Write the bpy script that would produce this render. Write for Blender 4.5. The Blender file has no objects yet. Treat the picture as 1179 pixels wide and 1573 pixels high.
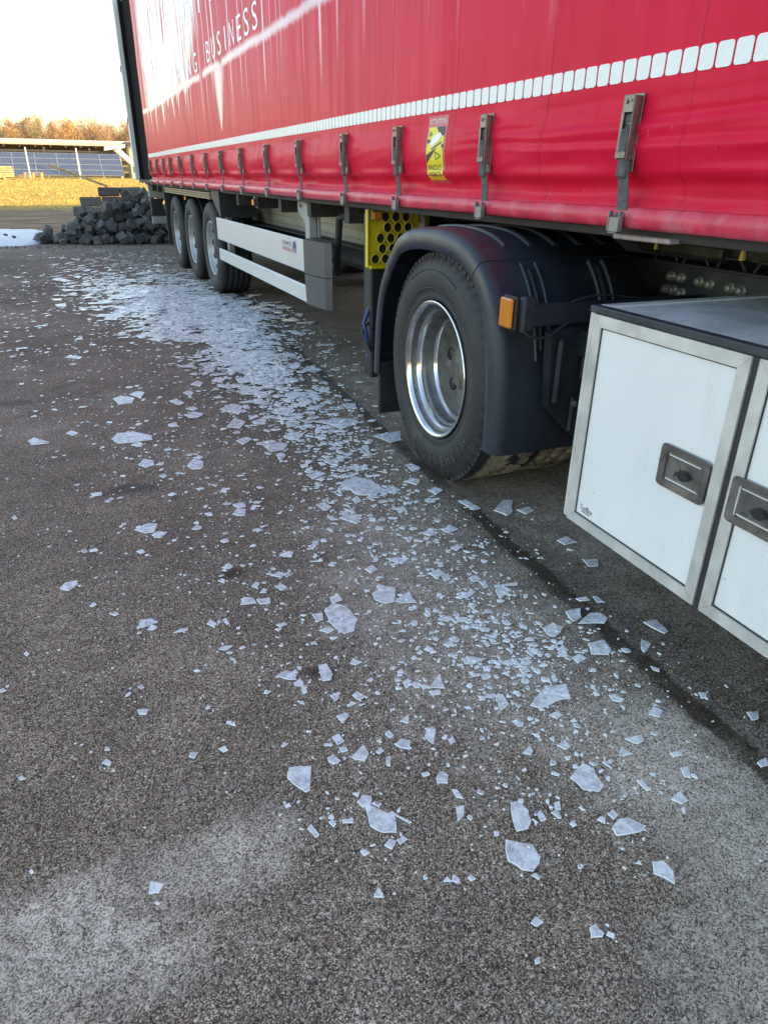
import bpy, bmesh, math, random
import numpy as np
from mathutils import Vector, Matrix, noise as mnoise
rnd = random.Random(7)
D = bpy.data
SC = bpy.context.scene
COL = SC.collection

# ------------------------------------------------------------------ camera
CAM_H = 1.2645; FPX = 1051.44; PITCH = .45122; YAW = .41936; ROLL = .01128
PCX, PCY = 589.5, 782.0
_r0 = Vector((math.cos(YAW), -math.sin(YAW), 0))
_fw = Vector((math.sin(YAW)*math.cos(PITCH), math.cos(YAW)*math.cos(PITCH), -math.sin(PITCH)))
_u0 = _r0.cross(_fw)
_rt = _r0*math.cos(ROLL) + _u0*math.sin(ROLL)
_up = _u0*math.cos(ROLL) - _r0*math.sin(ROLL)
cam = D.objects.new('camera', D.cameras.new('camera'))
COL.objects.link(cam)
_m = Matrix((_rt, _up, -_fw)).transposed().to_4x4()
_m.translation = (0, 0, CAM_H)
cam.matrix_world = _m
cam.data.sensor_fit = 'VERTICAL'
cam.data.sensor_height = 24
cam.data.lens = FPX/1573*24
cam.data.shift_y = -4.5/1573
cam.data.clip_end = 3000
cam.data.clip_start = .05
SC.camera = cam

# ------------------------------------------------------------------ sky, sun, exposure
SUN_EL = math.radians(18)
SUN_AZ = Vector((.915, -.403, 0)).normalized()
w = D.worlds.new('World'); SC.world = w; w.use_nodes = True
sky = w.node_tree.nodes.new('ShaderNodeTexSky')
sky.sky_type = 'NISHITA'; sky.sun_disc = False
sky.sun_elevation = SUN_EL
sky.sun_rotation = math.atan2(SUN_AZ.x, SUN_AZ.y)
sky.air_density = 1.0; sky.dust_density = .8; sky.ozone_density = 1.6
bg = w.node_tree.nodes['Background']
w.node_tree.links.new(sky.outputs[0], bg.inputs[0])
bg.inputs[1].default_value = .15
sun = D.objects.new('sun', D.lights.new('sun', 'SUN'))
COL.objects.link(sun)
sun.data.energy = 2.9; sun.data.angle = math.radians(.5); sun.data.color = (1, .74, .42)
_s = (SUN_AZ*math.cos(SUN_EL) + Vector((0, 0, math.sin(SUN_EL))))
sun.rotation_euler = (-_s).to_track_quat('-Z', 'Y').to_euler()
sun.location = (20, -10, 20)
SC.view_settings.view_transform = 'Standard'
SC.view_settings.look = 'None'
SC.view_settings.exposure = 1.88
SC.view_settings.use_white_balance = True      # camera balanced for open shade
SC.view_settings.white_balance_temperature = 8000
SC.view_settings.white_balance_tint = 10
SC.view_settings.gamma = 1
SC.cycles.max_bounces = 6; SC.cycles.diffuse_bounces = 3; SC.cycles.glossy_bounces = 3; SC.cycles.transparent_max_bounces = 6

# ------------------------------------------------------------------ helpers
def ray(u, v): return _fw*FPX + _rt*(u-PCX) - _up*(v-PCY)
def ground_at(u, v, z=0.0):
    d = ray(u, v); t = (z-CAM_H)/d.z
    return Vector((0, 0, CAM_H)) + d*t

class MB:
    """collects shapes; build() links them as one mesh object"""
    def __init__(s): s.v = []; s.f = []; s.smooth = []
    def add(s, vs, fs, smooth=False, M=None):
        o = len(s.v)
        if M is not None: vs = [M @ Vector(v) for v in vs]
        s.v += [tuple(v) for v in vs]
        for f in fs:
            s.f.append(tuple(i+o for i in f)); s.smooth.append(smooth)
        return s
    def box(s, lo, hi, M=None, bev=0.0):
        x0, y0, z0 = lo; x1, y1, z1 = hi
        if bev <= 0:
            vs = [(x, y, z) for x in (x0, x1) for y in (y0, y1) for z in (z0, z1)]
            fs = [(0,1,3,2),(4,6,7,5),(0,4,5,1),(2,3,7,6),(0,2,6,4),(1,5,7,3)]
            return s.add(vs, fs, M=M)
        b = min(bev, .49*min(abs(x1-x0), abs(y1-y0), abs(z1-z0)))
        vs = []; idx = {}
        for i, x in enumerate((x0, x1)):
            for j, y in enumerate((y0, y1)):
                for k, z in enumerate((z0, z1)):
                    sx, sy, sz = (b if i == 0 else -b), (b if j == 0 else -b), (b if k == 0 else -b)
                    for a, p in enumerate(((x, y+sy, z+sz), (x+sx, y, z+sz), (x+sx, y+sy, z))):
                        idx[i, j, k, a] = len(vs); vs.append(p)
        I = lambda i, j, k, a: idx[i, j, k, a]
        fs = []
        fs += [(I(0,0,0,0),I(0,0,1,0),I(0,1,1,0),I(0,1,0,0)), (I(1,0,0,0),I(1,1,0,0),I(1,1,1,0),I(1,0,1,0))]
        fs += [(I(0,0,0,1),I(1,0,0,1),I(1,0,1,1),I(0,0,1,1)), (I(0,1,0,1),I(0,1,1,1),I(1,1,1,1),I(1,1,0,1))]
        fs += [(I(0,0,0,2),I(0,1,0,2),I(1,1,0,2),I(1,0,0,2)), (I(0,0,1,2),I(1,0,1,2),I(1,1,1,2),I(0,1,1,2))]
        for k in (0, 1):
            for j in (0, 1):
                fs.append((I(0,j,k,1),I(1,j,k,1),I(1,j,k,2),I(0,j,k,2)))
            for i in (0, 1):
                fs.append((I(i,0,k,0),I(i,1,k,0),I(i,1,k,2),I(i,0,k,2)))
        for i in (0, 1):
            for j in (0, 1):
                fs.append((I(i,j,0,0),I(i,j,1,0),I(i,j,1,1),I(i,j,0,1)))
        for i in (0, 1):
            for j in (0, 1):
                for k in (0, 1): fs.append((I(i,j,k,0),I(i,j,k,1),I(i,j,k,2)))
        return s.add(vs, fs, M=M)
    def tube(s, pts, r, n=10, cap=True, M=None):
        pts = [Vector(p) for p in pts]
        rs = r if isinstance(r, (list, tuple)) else [r]*len(pts)
        vs = []; fs = []
        ref = None
        for i, p in enumerate(pts):
            t = (pts[min(i+1, len(pts)-1)] - pts[max(i-1, 0)]).normalized()
            if ref is None: ref = Vector((0, 0, 1)) if abs(t.z) < .9 else Vector((1, 0, 0))
            a = t.cross(ref).normalized(); b = a.cross(t)
            ref = b
            for k in range(n):
                an = 2*math.pi*k/n
                vs.append(p + (a*math.cos(an) + b*math.sin(an))*rs[i])
        for i in range(len(pts)-1):
            for k in range(n):
                k2 = (k+1) % n
                fs.append((i*n+k, i*n+k2, (i+1)*n+k2, (i+1)*n+k))
        s.add(vs, fs, True, M)
        if cap:
            s.add(vs[:n], [tuple(range(n))[::-1]], False, M); s.add(vs[-n:], [tuple(range(n))], False, M)
        return s
    def lathe(s, prof, n=48, M=None, mod=None, zmin=None, close=False):
        """profile of (x, r) round the X axis"""
        vs = []; fs = []; m = len(prof)
        for k in range(n):
            a = 2*math.pi*k/n
            for i, (x, r) in enumerate(prof):
                if mod: r = mod(k, i, x, r)
                z = r*math.sin(a); y = r*math.cos(a)
                if zmin is not None and z < zmin: z = zmin
                vs.append((x, y, z))
        for k in range(n):
            k2 = (k+1) % n
            for i in range(m if close else m-1):
                i2 = (i+1) % m
                fs.append((k*m+i, k*m+i2, k2*m+i2, k2*m+i))
        return s.add(vs, fs, True, M)
    def prism(s, poly, x0, x1, axis=0, M=None):
        """extrudes a 2D polygon along an axis"""
        n = len(poly)
        def P(p, h):
            if axis == 0: return (h, p[0], p[1])
            if axis == 1: return (p[0], h, p[1])
            return (p[0], p[1], h)
        vs = [P(p, x0) for p in poly] + [P(p, x1) for p in poly]
        fs = [tuple(range(n))[::-1], tuple(range(n, 2*n))]
        fs += [(i, (i+1) % n, n+(i+1) % n, n+i) for i in range(n)]
        return s.add(vs, fs, M=M)
    def mesh(s, name, mat, fix=True):
        me = D.meshes.new(name)
        me.from_pydata(s.v, [], s.f)
        me.polygons.foreach_set('use_smooth', s.smooth)
        if fix:
            b = bmesh.new(); b.from_mesh(me)
            bmesh.ops.recalc_face_normals(b, faces=b.faces)
            b.to_mesh(me); b.free()
        me.materials.append(mat)
        me.update()
        return me
    def build(s, name, mat, parent=None, loc=None, fix=True):
        return link(name, s.mesh(name, mat, fix), parent, loc)

def link(name, me, parent=None, loc=None, rot=None):
    o = D.objects.new(name, me); COL.objects.link(o)
    if parent is not None: o.parent = parent
    if loc is not None: o.location = loc
    if rot is not None: o.rotation_euler = rot
    return o
def tag(o, label=None, cat=None, group=None, kind=None):
    if label: o['label'] = label
    if cat: o['category'] = cat
    if group: o['group'] = group
    if kind: o['kind'] = kind
    return o
def thing(name, label, cat, loc=(0, 0, 0), rz=0, group=None):
    o = D.objects.new(name, None); COL.objects.link(o); o.empty_display_size = .2
    o.location = loc; o.rotation_euler = (0, 0, rz)
    return tag(o, label, cat, group)
def copy_tree(o, parent=None):
    c = o.copy(); COL.objects.link(c)
    if parent is not None: c.parent = parent
    for ch in list(o.children): copy_tree(ch, c)
    return c
def text_mb(body, size=1.0, wide=1.0, depth=0.0, spacing=1.0):
    """flat lettering in the XY plane, x to the right, origin at the lower left"""
    cu = D.curves.new('lettering', 'FONT'); cu.body = body; cu.size = size
    cu.extrude = depth; cu.resolution_u = 3; cu.space_character = spacing
    ob = D.objects.new('lettering', cu); COL.objects.link(ob)
    bpy.context.view_layer.update()
    me = ob.evaluated_get(bpy.context.evaluated_depsgraph_get()).to_mesh()
    vs = [(v.co.x*wide, v.co.y, v.co.z) for v in me.vertices]; fs = [tuple(p.vertices) for p in me.polygons]
    D.objects.remove(ob); D.curves.remove(cu)
    return vs, fs

# ------------------------------------------------------------------ materials
class G:
    def __init__(s, name):
        s.m = D.materials.new(name); s.m.use_nodes = True
        s.nt = s.m.node_tree; s.n = s.nt.nodes; s.l = s.nt.links
        s.bsdf = s.n['Principled BSDF']; s.out = s.n['Material Output']
        s._tc = None
    def new(s, t): return s.n.new(t)
    def set(s, sock, v):
        if isinstance(v, bpy.types.NodeSocket): s.l.new(v, sock)
        elif isinstance(v, (tuple, list)) and len(v) == 3 and sock.type == 'RGBA': sock.default_value = (*v, 1)
        else: sock.default_value = v
    def obj(s):
        if not s._tc: s._tc = s.new('ShaderNodeTexCoord')
        return s._tc.outputs['Object']
    def map(s, vec, scale=(1, 1, 1), loc=(0, 0, 0)):
        m = s.new('ShaderNodeMapping'); s.l.new(vec, m.inputs[0]); m.inputs['Scale'].default_value = scale; m.inputs['Location'].default_value = loc
        return m.outputs[0]
    def noise(s, scale, detail=4, rough=.55, vec=None, st=None, dist=0):
        t = s.new('ShaderNodeTexNoise'); v = vec or s.obj()
        if st: v = s.map(v, st)
        s.l.new(v, t.inputs['Vector']); t.inputs['Scale'].default_value = scale
        t.inputs['Detail'].default_value = detail; t.inputs['Roughness'].default_value = rough; t.inputs['Distortion'].default_value = dist
        return t.outputs[0]
    def voro(s, scale, feature='F1', vec=None, out='Color'):
        t = s.new('ShaderNodeTexVoronoi'); t.feature = feature
        s.l.new(vec or s.obj(), t.inputs['Vector']); t.inputs['Scale'].default_value = scale
        return t.outputs[out]
    def math(s, op, a, b=None, c=None, clamp=False):
        t = s.new('ShaderNodeMath'); t.operation = op; t.use_clamp = clamp
        for i, x in enumerate((a, b, c)):
            if x is not None: s.set(t.inputs[i], x)
        return t.outputs[0]
    def step(s, x, a, b):
        """smooth 0..1 as x goes from a to b"""
        t = s.new('ShaderNodeMapRange'); t.interpolation_type = 'SMOOTHSTEP'; t.clamp = True
        s.set(t.inputs[0], x); s.set(t.inputs[1], a); s.set(t.inputs[2], b)
        return t.outputs[0]
    def lin(s, x, a, b, c, d):
        t = s.new('ShaderNodeMapRange'); t.clamp = True
        for i, q in enumerate((x, a, b, c, d)): s.set(t.inputs[i], q)
        return t.outputs[0]
    def mix(s, f, a, b, mode='MIX'):
        t = s.new('ShaderNodeMix'); t.data_type = 'RGBA'; t.blend_type = mode
        s.set(t.inputs[0], f); s.set(t.inputs[6], a); s.set(t.inputs[7], b)
        return t.outputs[2]
    def sep(s, vec):
        t = s.new('ShaderNodeSeparateXYZ'); s.l.new(vec, t.inputs[0]); return t.outputs
    def bump(s, h, strength=.3, dist=.01, nrm=None):
        t = s.new('ShaderNodeBump'); s.set(t.inputs['Height'], h)
        t.inputs['Strength'].default_value = strength; t.inputs['Distance'].default_value = dist
        if nrm is not None: s.l.new(nrm, t.inputs['Normal'])
        return t.outputs[0]
    def p(s, **k):
        nm = dict(base='Base Color', rough='Roughness', metal='Metallic', coat='Coat Weight', coatr='Coat Roughness', nrm='Normal', alpha='Alpha', spec='Specular IOR Level', trans='Transmission Weight', ior='IOR')
        for a, v in k.items(): s.set(s.bsdf.inputs[nm[a]], v)
        return s.m

def plain(name, base, rough=.5, metal=0.0, var=.25, scale=9, bump=.15, dirt=None, coat=0.0, fine=120, rvar=.1, spec=.5):
    """a surface with blotchy dirt and fine grain"""
    g = G(name)
    n = g.noise(scale, 4, .6); f = g.noise(fine, 2, .5)
    dark = tuple(c*(1-var) for c in base); lite = tuple(min(1, c*(1+var)) for c in base)
    c = g.mix(g.lin(n, .3, .7, 0, 1), dark, lite)
    if dirt:
        c = g.mix(g.math('MULTIPLY', g.step(g.noise(scale*.6, 7, .65, st=(1, 1, .6)), .48, .72), dirt[1]), c, dirt[0])
    r = g.lin(n, .3, .7, max(.02, rough-rvar), min(1, rough+rvar))
    return g.p(base=c, rough=r, metal=metal, coat=coat, spec=spec, nrm=g.bump(f, bump, .002))
# ------------------------------------------------------------------ ground
def terrain_z(x, y):
    t = min(1, max(0, (y-17.5)/38)); s = t*t*(3-2*t)
    z = -.03 + .86*(.35*s + .65*t) + max(0, y-55)*.004
    if y > 17.5:
        z += .05*mnoise.noise(Vector((x*.35, y*.35, 3.1)))*min(1, (y-17.5)/6)
        z += .02*mnoise.noise(Vector((x*1.7, y*1.7, 9.1)))*min(1, (y-17.5)/3)
    return z
def blob(g, X, Y, cx, cy, rx, ry, wob=None):
    a = g.math('DIVIDE', g.math('SUBTRACT', X, cx), rx); b = g.math('DIVIDE', g.math('SUBTRACT', Y, cy), ry)
    d = g.math('SQRT', g.math('ADD', g.math('MULTIPLY', a, a), g.math('MULTIPLY', b, b)))
    if wob is not None: d = g.math('ADD', d, wob)
    return g.step(d, 1.25, .35)

def mat_asphalt():
    g = G('asphalt'); o = g.sep(g.obj()); X, Y = o[0], o[1]
    c1 = g.sep(g.voro(340))[0]; c2 = g.sep(g.voro(170)); c3 = g.sep(g.voro(470))[1]
    big = g.noise(.9, 4, .6); med = g.noise(5.5, 4, .65); fin = g.noise(38, 4, .6)
    wob = g.math('MULTIPLY', g.math('SUBTRACT', g.noise(7, 6, .7), .5), 2.2)
    base = g.mix(g.math('POWER', c1, 1.7), (.054, .039, .029), (.46, .338, .244))
    base = g.mix(g.step(c3, .87, .91), base, (.68, .58, .47))
    base = g.mix(g.math('MULTIPLY', g.step(c2[0], .90, .93), g.step(c1, .3, .6)), base, (.62, .54, .45))
    base = g.mix(g.math('MULTIPLY', g.step(c2[1], .975, .985), .8), base, (.22, .17, .12))
    base = g.mix(g.math('MULTIPLY', g.step(c2[2], .95, .97), .6), base, (.022, .021, .022))
    # worn, dusty areas, plus brightness painted in under the truck
    dust_tone = g.math('MAXIMUM', blob(g, X, Y, -.23, .92, .29, .18, wob), g.math('MULTIPLY', blob(g, X, Y, .05, 1.0, .22, .10, wob), .7))
    dust_tone = g.math('MAXIMUM', dust_tone, g.math('MULTIPLY', blob(g, X, Y, 1.12, .72, .22, .50, wob), .8))
    dust_tone = g.math('MAXIMUM', dust_tone, g.math('MULTIPLY', blob(g, X, Y, .95, 1.7, .40, .85, wob), .66))
    dust_tone = g.math('MAXIMUM', dust_tone, g.math('MULTIPLY', blob(g, X, Y, 1.9, 2.4, .45, 2.6, wob), .55))  # paler ground under the truck, painted for light missing there
    dust_tone = g.math('MAXIMUM', dust_tone, g.math('MULTIPLY', blob(g, X, Y, .95, .32, .3, .22, wob), .7))
    dust_tone = g.math('MAXIMUM', dust_tone, g.math('MULTIPLY', g.step(g.noise(1.7, 6, .62), .52, .78), .42))
    dust_tone = g.math('MAXIMUM', dust_tone, g.math('MULTIPLY', g.step(g.noise(6.5, 5, .7), .57, .75), .28))
    pale = g.mix(g.step(c1, .1, .9), (.42, .345, .275), (.78, .68, .575))
    grit = g.math('MULTIPLY', dust_tone, g.lin(g.math('ADD', fin, g.math('MULTIPLY', c1, .35)), .42, .76, .10, 1.0))
    base = g.mix(grit, base, pale)
    tone = g.math('MULTIPLY', g.lin(big, .3, .7, .74, 1.26), g.lin(med, .3, .7, .80, 1.20))
    base = g.mix(1, base, tone, 'MULTIPLY')
    # the wet line the meltwater from the curtain leaves, and darker oily spots
    line = g.math('ADD', g.math('ADD', 1.30, g.math('MULTIPLY', Y, .037)), g.math('MULTIPLY', g.math('MULTIPLY', Y, Y), .0035))
    dx = g.math('ADD', g.math('SUBTRACT', X, line), g.math('MULTIPLY', g.math('SUBTRACT', g.noise(5, 5, .75), .5), .09))
    wet = g.math('MULTIPLY', g.step(g.math('ABSOLUTE', dx), .048, .022), g.lin(g.noise(2.3, 4, .6), .32, .5, .35, 1))
    soft = g.math('MULTIPLY', g.step(g.math('ABSOLUTE', g.math('SUBTRACT', dx, .05)), .16, .05), .30)
    spots = g.math('MULTIPLY', blob(g, X, Y, .10, 3.02, .13, .08, wob), .95)
    spots = g.math('MAXIMUM', spots, g.math('MULTIPLY', blob(g, X, Y, .36, 2.11, .06, .045, wob), .95))
    spots = g.math('MAXIMUM', spots, g.math('MULTIPLY', blob(g, X, Y, -.42, 4.6, .10, .08, wob), .7))
    spots = g.math('MAXIMUM', spots, g.math('MULTIPLY', blob(g, X, Y, .15, 2.62, .04, .03, wob), .6))
    spots = g.math('MAXIMUM', spots, g.math('MULTIPLY', blob(g, X, Y, .47, 1.49, .05, .04, wob), .85))
    damp = g.math('MULTIPLY', blob(g, X, Y, 1.25, 6.0, .55, 3.0, wob), .45)
    wetness = g.math('MAXIMUM', g.math('MAXIMUM', wet, soft), g.math('MAXIMUM', spots, damp))
    base = g.mix(g.math('MULTIPLY', wetness, .95), base, g.mix(1, base, (.22, .19, .165), 'MULTIPLY'))
    # moss-tinted stains and shallow scuffs further off
    base = g.mix(g.math('MULTIPLY', g.step(g.noise(1.1, 5, .7, st=(1, .5, 1)), .6, .75), .25), base, (.085, .080, .052))
    rough = g.math('SUBTRACT', .92, g.math('MULTIPLY', wetness, .38))
    h = g.math('ADD', g.math('MULTIPLY', c1, .6), g.math('ADD', g.math('MULTIPLY', fin, 1.2), g.math('MULTIPLY', c2[0], .7)))
    return g.p(base=base, rough=rough, nrm=g.bump(h, .75, .004), spec=.35)
def mat_terrain():
    g = G('field_earth'); o = g.sep(g.obj()); Y = o[1]
    n = g.noise(.8, 6, .65); f = g.noise(9, 5, .7); s = g.noise(2.2, 6, .7, st=(.35, 1.6, 1))
    mud = g.mix(g.step(s, .35, .65), (.15, .098, .060), (.34, .235, .145))
    grass = g.mix(g.step(f, .3, .7), (.32, .20, .045), (.58, .41, .11))
    grass = g.mix(g.step(n, .5, .75), grass, (.36, .25, .07))
    edge = g.math('ADD', Y, g.math('MULTIPLY', g.math('SUBTRACT', n, .5), 7))
    c = g.mix(g.step(edge, 27.0, 29.5), mud, grass)
    return g.p(base=c, rough=.95, nrm=g.bump(g.math('ADD', f, s), .6, .05), spec=.2)

M_ASPH = mat_asphalt(); M_TERR = mat_terrain()
def grid(xs, ys, zf):
    vs = [(x, y, zf(x, y)) for y in ys for x in xs]; n = len(xs)
    fs = [(j*n+i, j*n+i+1, (j+1)*n+i+1, (j+1)*n+i) for j in range(len(ys)-1) for i in range(n-1)]
    return vs, fs
xs = sorted(set([-900, -500, -300, -200, -140, -100, -70, -50, -35] + [-25+i*1.0 for i in range(50)] + [30, 45, 70, 100, 140, 200, 300, 500, 900]))
ys = sorted(set([-600, -300, -150, -80, -40, -10, 5, 12, 16] + [17+i*.8 for i in range(60)] + [66+i*4 for i in range(20)] + [160, 200, 260, 340, 500, 900, 1400]))
v, f = grid(xs, ys, terrain_z)
gr = MB().add(v, f, True).build('ground', M_TERR, fix=False); tag(gr, kind='structure', label='bare earth and dry yellow grass field behind the yard')
# the paved yard, one sheet with a ragged far edge
def yard_edge(x): return 17.4 + .35*mnoise.noise(Vector((x*.8, 0, 0))) + .12*mnoise.noise(Vector((x*3.1, 5, 0))) - max(0, -x-3)*.03
xs = [-60, -40, -25, -15, -10] + [-7+i*.25 for i in range(69)] + [12, 16, 24, 30]
vs = []; n = len(xs)
rows = [-40, -15, -4, 0, 3, 6, 9, 12, 15, None]
for r in rows:
    for x in xs: vs.append((x, yard_edge(x) if r is None else r, 0))
fs = [(j*n+i, j*n+i+1, (j+1)*n+i+1, (j+1)*n+i) for j in range(len(rows)-1) for i in range(n-1)]
ya_ = MB().add(vs, fs, True).build('asphalt_yard', M_ASPH, fix=False); tag(ya_, kind='structure', label='worn brown grey asphalt of the yard')

# loose grit on the asphalt
M_GRIT = plain('grit', (.27, .24, .21), .9, var=.6, scale=60, bump=.2)
mb = MB()
for i in range(6500):
    k = rnd.random()
    if k < .75: p = ground_at(rnd.uniform(-40, 1200), 1600 - 1150*rnd.random()**1.1)
    else: p = Vector((rnd.gauss(-.2, .3), rnd.gauss(.95, .2), 0))
    if p.y > 14 or p.x > 1.9: continue
    r = .0013 + .0055*rnd.random()**5
    a = rnd.random()*6.28; h = r*rnd.uniform(.5, .9)
    q = [(p.x+r*math.cos(a+j*1.571)*rnd.uniform(.7, 1.2), p.y+r*math.sin(a+j*1.571)*rnd.uniform(.7, 1.2), -.0004) for j in range(4)]
    mb.add(q+[(p.x+rnd.uniform(-.3, .3)*r, p.y+rnd.uniform(-.3, .3)*r, h*1.3)], [(0,1,4),(1,2,4),(2,3,4),(3,0,4)])
tag(mb.build('loose_grit', M_GRIT, fix=False), 'fine loose grit scattered over the asphalt', 'grit', kind='stuff')

# patch of old snow at the edge of the yard
g = G('snow'); M_SNOW = g.p(base=g.mix(g.step(g.noise(6, 6, .7), .55, .75), (.80, .82, .84), (.42, .41, .40)), rough=.75, nrm=g.bump(g.noise(14, 5, .6), .5, .03))
mb = MB()
def snow_z(x, y):
    e = min((y-15.75)/.5, (20.3-y)/1.2, (-.42-x)/.5 + .22*mnoise.noise(Vector((y*1.3, 0, 4))), (x+9)/1.5)
    e += .35*mnoise.noise(Vector((x*1.4, y*1.4, 0)))
    base = 0 if y < 17.3 else terrain_z(x, y)
    return base + (-.06 if e < 0 else .012 + .05*min(1, e) + .02*mnoise.noise(Vector((x*3, y*3, 7))))
v, f = grid([-9+i*.12 for i in range(76)], [15.4+i*.12 for i in range(44)], snow_z)
tag(mb.add(v, f, True).build('snow_patch', M_SNOW, fix=False), 'flat patch of old white snow left of the stone heap', 'snow', kind='stuff')

# dry grass on the sunlit field
M_GRASS = plain('dry_grass', (.60, .44, .12), .8, var=.4, scale=2.5, bump=0)
mb = MB()
for i in range(16000):
    y = 27.6 + 35*rnd.random()**1.3; x = rnd.uniform(-4-y*.13, 1+y*.17)
    if y < 30.5 and rnd.random() > (y-27)/4: continue
    z = terrain_z(x, y); h = rnd.uniform(.02, .08)*(1.5 if mnoise.noise(Vector((x*.7, y*.7, 2))) > .25 else 1); wd = rnd.uniform(.010, .028)
    a = rnd.random()*3.14; cx, sx = math.cos(a)*wd, math.sin(a)*wd; lx, ly = rnd.uniform(-.08, .08), rnd.uniform(-.08, .08)
    mb.add([(x-cx, y-sx, z-.01), (x+cx, y+sx, z-.01), (x+lx, y+ly, z+h)], [(0, 1, 2)])
tag(mb.build('dry_grass', M_GRASS, fix=False), 'short dry yellow grass covering the sunlit field', 'grass', kind='stuff')
# ------------------------------------------------------------------ buildings, solar array, trees (background)
M_WALLB = plain('pale_render', (.52, .46, .34), .9, var=.12, scale=1.5)
M_CLAD = plain('grey_cladding', (.34, .35, .36), .6, var=.12, scale=.8)
M_ROOFP = plain('cream_roof_sheet', (.66, .60, .46), .7, var=.10, scale=2)
M_WOODW = plain('weathered_wood', (.30, .26, .19), .85, var=.3, scale=6)
M_WOODL = plain('pale_wood', (.50, .36, .17), .8, var=.25, scale=5)
M_DARKM = plain('dark_metal', (.06, .06, .065), .6, var=.3)
M_WHITEP = plain('white_paint', (.75, .75, .73), .5, var=.06, scale=3)
# warehouse added out of view beyond the truck to cast the yard's shade
wh = thing('shade_building', 'long grey clad building added out of view beyond the truck to shade the yard', 'shade_building', (10, -6, 0))
MB().box((0, -40, 0), (16, 29.2, 4.6)).build('wall', M_CLAD, wh)
MB().box((-.35, -40.4, 4.603), (16.35, 29.55, 5.0)).build('roof', M_DARKM, wh)
md = MB().box((-.06, 0, .01), (-.003, 3.6, 4.2))
for k in range(10): md.box((-.085, .03, .05+k*.41), (-.061, 3.57, .05+k*.41+.36))
md = md.mesh('roller_door', M_WHITEP)
for y in (-34, -26, -18, -10, -2, 6, 14, 22): link('roller_door', md, wh, (0, y, 0))

# ground mounted solar array
g = G('solar_cells'); o = g.sep(g.obj())
def gl(x, per, w): return g.step(g.math('ABSOLUTE', g.math('SUBTRACT', g.math('FRACT', g.math('DIVIDE', x, per)), .5)), .5-w, .5-w*.5)
cell = g.math('MAXIMUM', gl(o[0], .17, .05), gl(o[1], .17, .05))
M_CELL = g.p(base=g.mix(g.math('MULTIPLY', cell, .5), (.05, .075, .14), (.40, .46, .52)), rough=.22, coat=.6)
M_ALU = plain('aluminium', (.62, .63, .63), .42, .75, var=.1, scale=4, bump=.05)
TY = 72.0; tilt = math.radians(35)
def tz(x): return terrain_z(x, TY)
sa = thing('solar_array', 'long tilted ground mounted array of blue solar panels across the field', 'solar panels', (0, TY, .93))
mw, mh = 1.72, .72
panel = MB().box((-mw/2, -mh/2, -.02), (mw/2, mh/2, .0)).mesh('solar_panel', M_CELL)
frame = MB()
for a, b in (((-mw/2-.02, -mh/2-.02), (mw/2+.02, -mh/2)), ((-mw/2-.02, mh/2), (mw/2+.02, mh/2+.02)), ((-mw/2-.02, -mh/2), (-mw/2, mh/2)), ((mw/2, -mh/2), (mw/2+.02, mh/2))):
    frame.box((*a, -.035), (*b, .012))
frame = frame.mesh('panel_frame', M_ALU)
for c in range(14):
    for r in range(4):
        X = 5.35 - c*(mw+.06); d = .36 + r*(mh+.06)
        p = link('solar_panel', panel, sa, (X, d*math.cos(tilt), .22 + d*math.sin(tilt)), (tilt, 0, 0))
        link('panel_frame', frame, p)
post = MB().box((-.05, -.05, -.4), (.05, .05, 1)).mesh('support_post', M_ALU)
for c in range(7):
    X = 4.6 - c*3.3
    for d, h in ((.5, .45), (2.35, 1.5)):
        o_ = link('support_post', post, sa, (X, d*math.cos(tilt)+.05, .0)); o_.scale = (1, 1, h*.95)
wp = MB().box((-.055, -.04, -.5), (.055, .04, 2.25), bev=.01).mesh('white_post', M_WHITEP)
for i, X in enumerate((-1.43, 2.52, -5.4)):
    o_ = link('white_post', wp, None, (X, TY-.5, tz(X)+.12))
    tag(o_, ['slim white post in front of the solar panels, above the pallet stack', 'slim white post in front of the solar panels, right of the other white post', 'slim white post left of the picture before the solar panels'][i], 'post', 'white posts before the solar panels')

# open-fronted shed behind the array
sh = thing('long_shed', 'long low shed with a cream roof edge behind the solar panels', 'shed', (0, 86, terrain_z(0, 86)))
MB().box((-34, 3.2, -.5), (9.6, 3.4, 3.0)).build('back_wall', M_WOODW, sh)
MB().prism([(-.9, 2.95), (3.9, 3.35), (3.9, 3.60), (-.9, 3.20)], -34.5, 10.0, axis=0).build('roof', M_ROOFP, sh)
raf = MB().box((-.06, -.95, 2.70), (.06, 3.2, 2.88)).mesh('rafter', M_DARKM)
pst = MB().box((-.09, -.1, -.5), (.09, .1, 2.75)).mesh('shed_post', M_WOODW)
for k in range(30): link('rafter', raf, sh, (9.2-k*1.42, 0, 0))
for k in range(10): link('shed_post', pst, sh, (8.6-k*4.3, -.4, 0))
for i, (z0, m) in enumerate(((.0, M_WOODW), (.62, M_WALLB), (1.22, M_WOODW), (1.75, M_WALLB))):
    MB().box((-33.8, 1.0+.02*i, z0), (9.0, 1.12+.02*i, z0+.42)).build('cladding_board', m, sh)
MB().box((-33.9, -.7, 2.3), (9.4, -.6, 2.46)).build('beam', M_DARKM, sh)
ht = thing('small_hut', 'small cream hut with a dark flat roof beside the trailer pillar', 'hut', (10.2, 84, terrain_z(10, 84)))
MB().box((-2.3, -1.5, -.5), (3.0, 1.5, 3.0)).build('wall', M_WALLB, ht)
MB().box((-2.6, -1.9, 3.002), (3.3, 1.8, 3.28)).build('roof', M_DARKM, ht)
MB().box((-1.6, -1.54, .05), (-.7, -1.503, 2.0)).build('door', M_WOODW, ht)
aw = thing('white_awning', 'tilted white awning standing at the end of the solar panels', 'awning', (6.1, 77, terrain_z(6, 77)))
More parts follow.
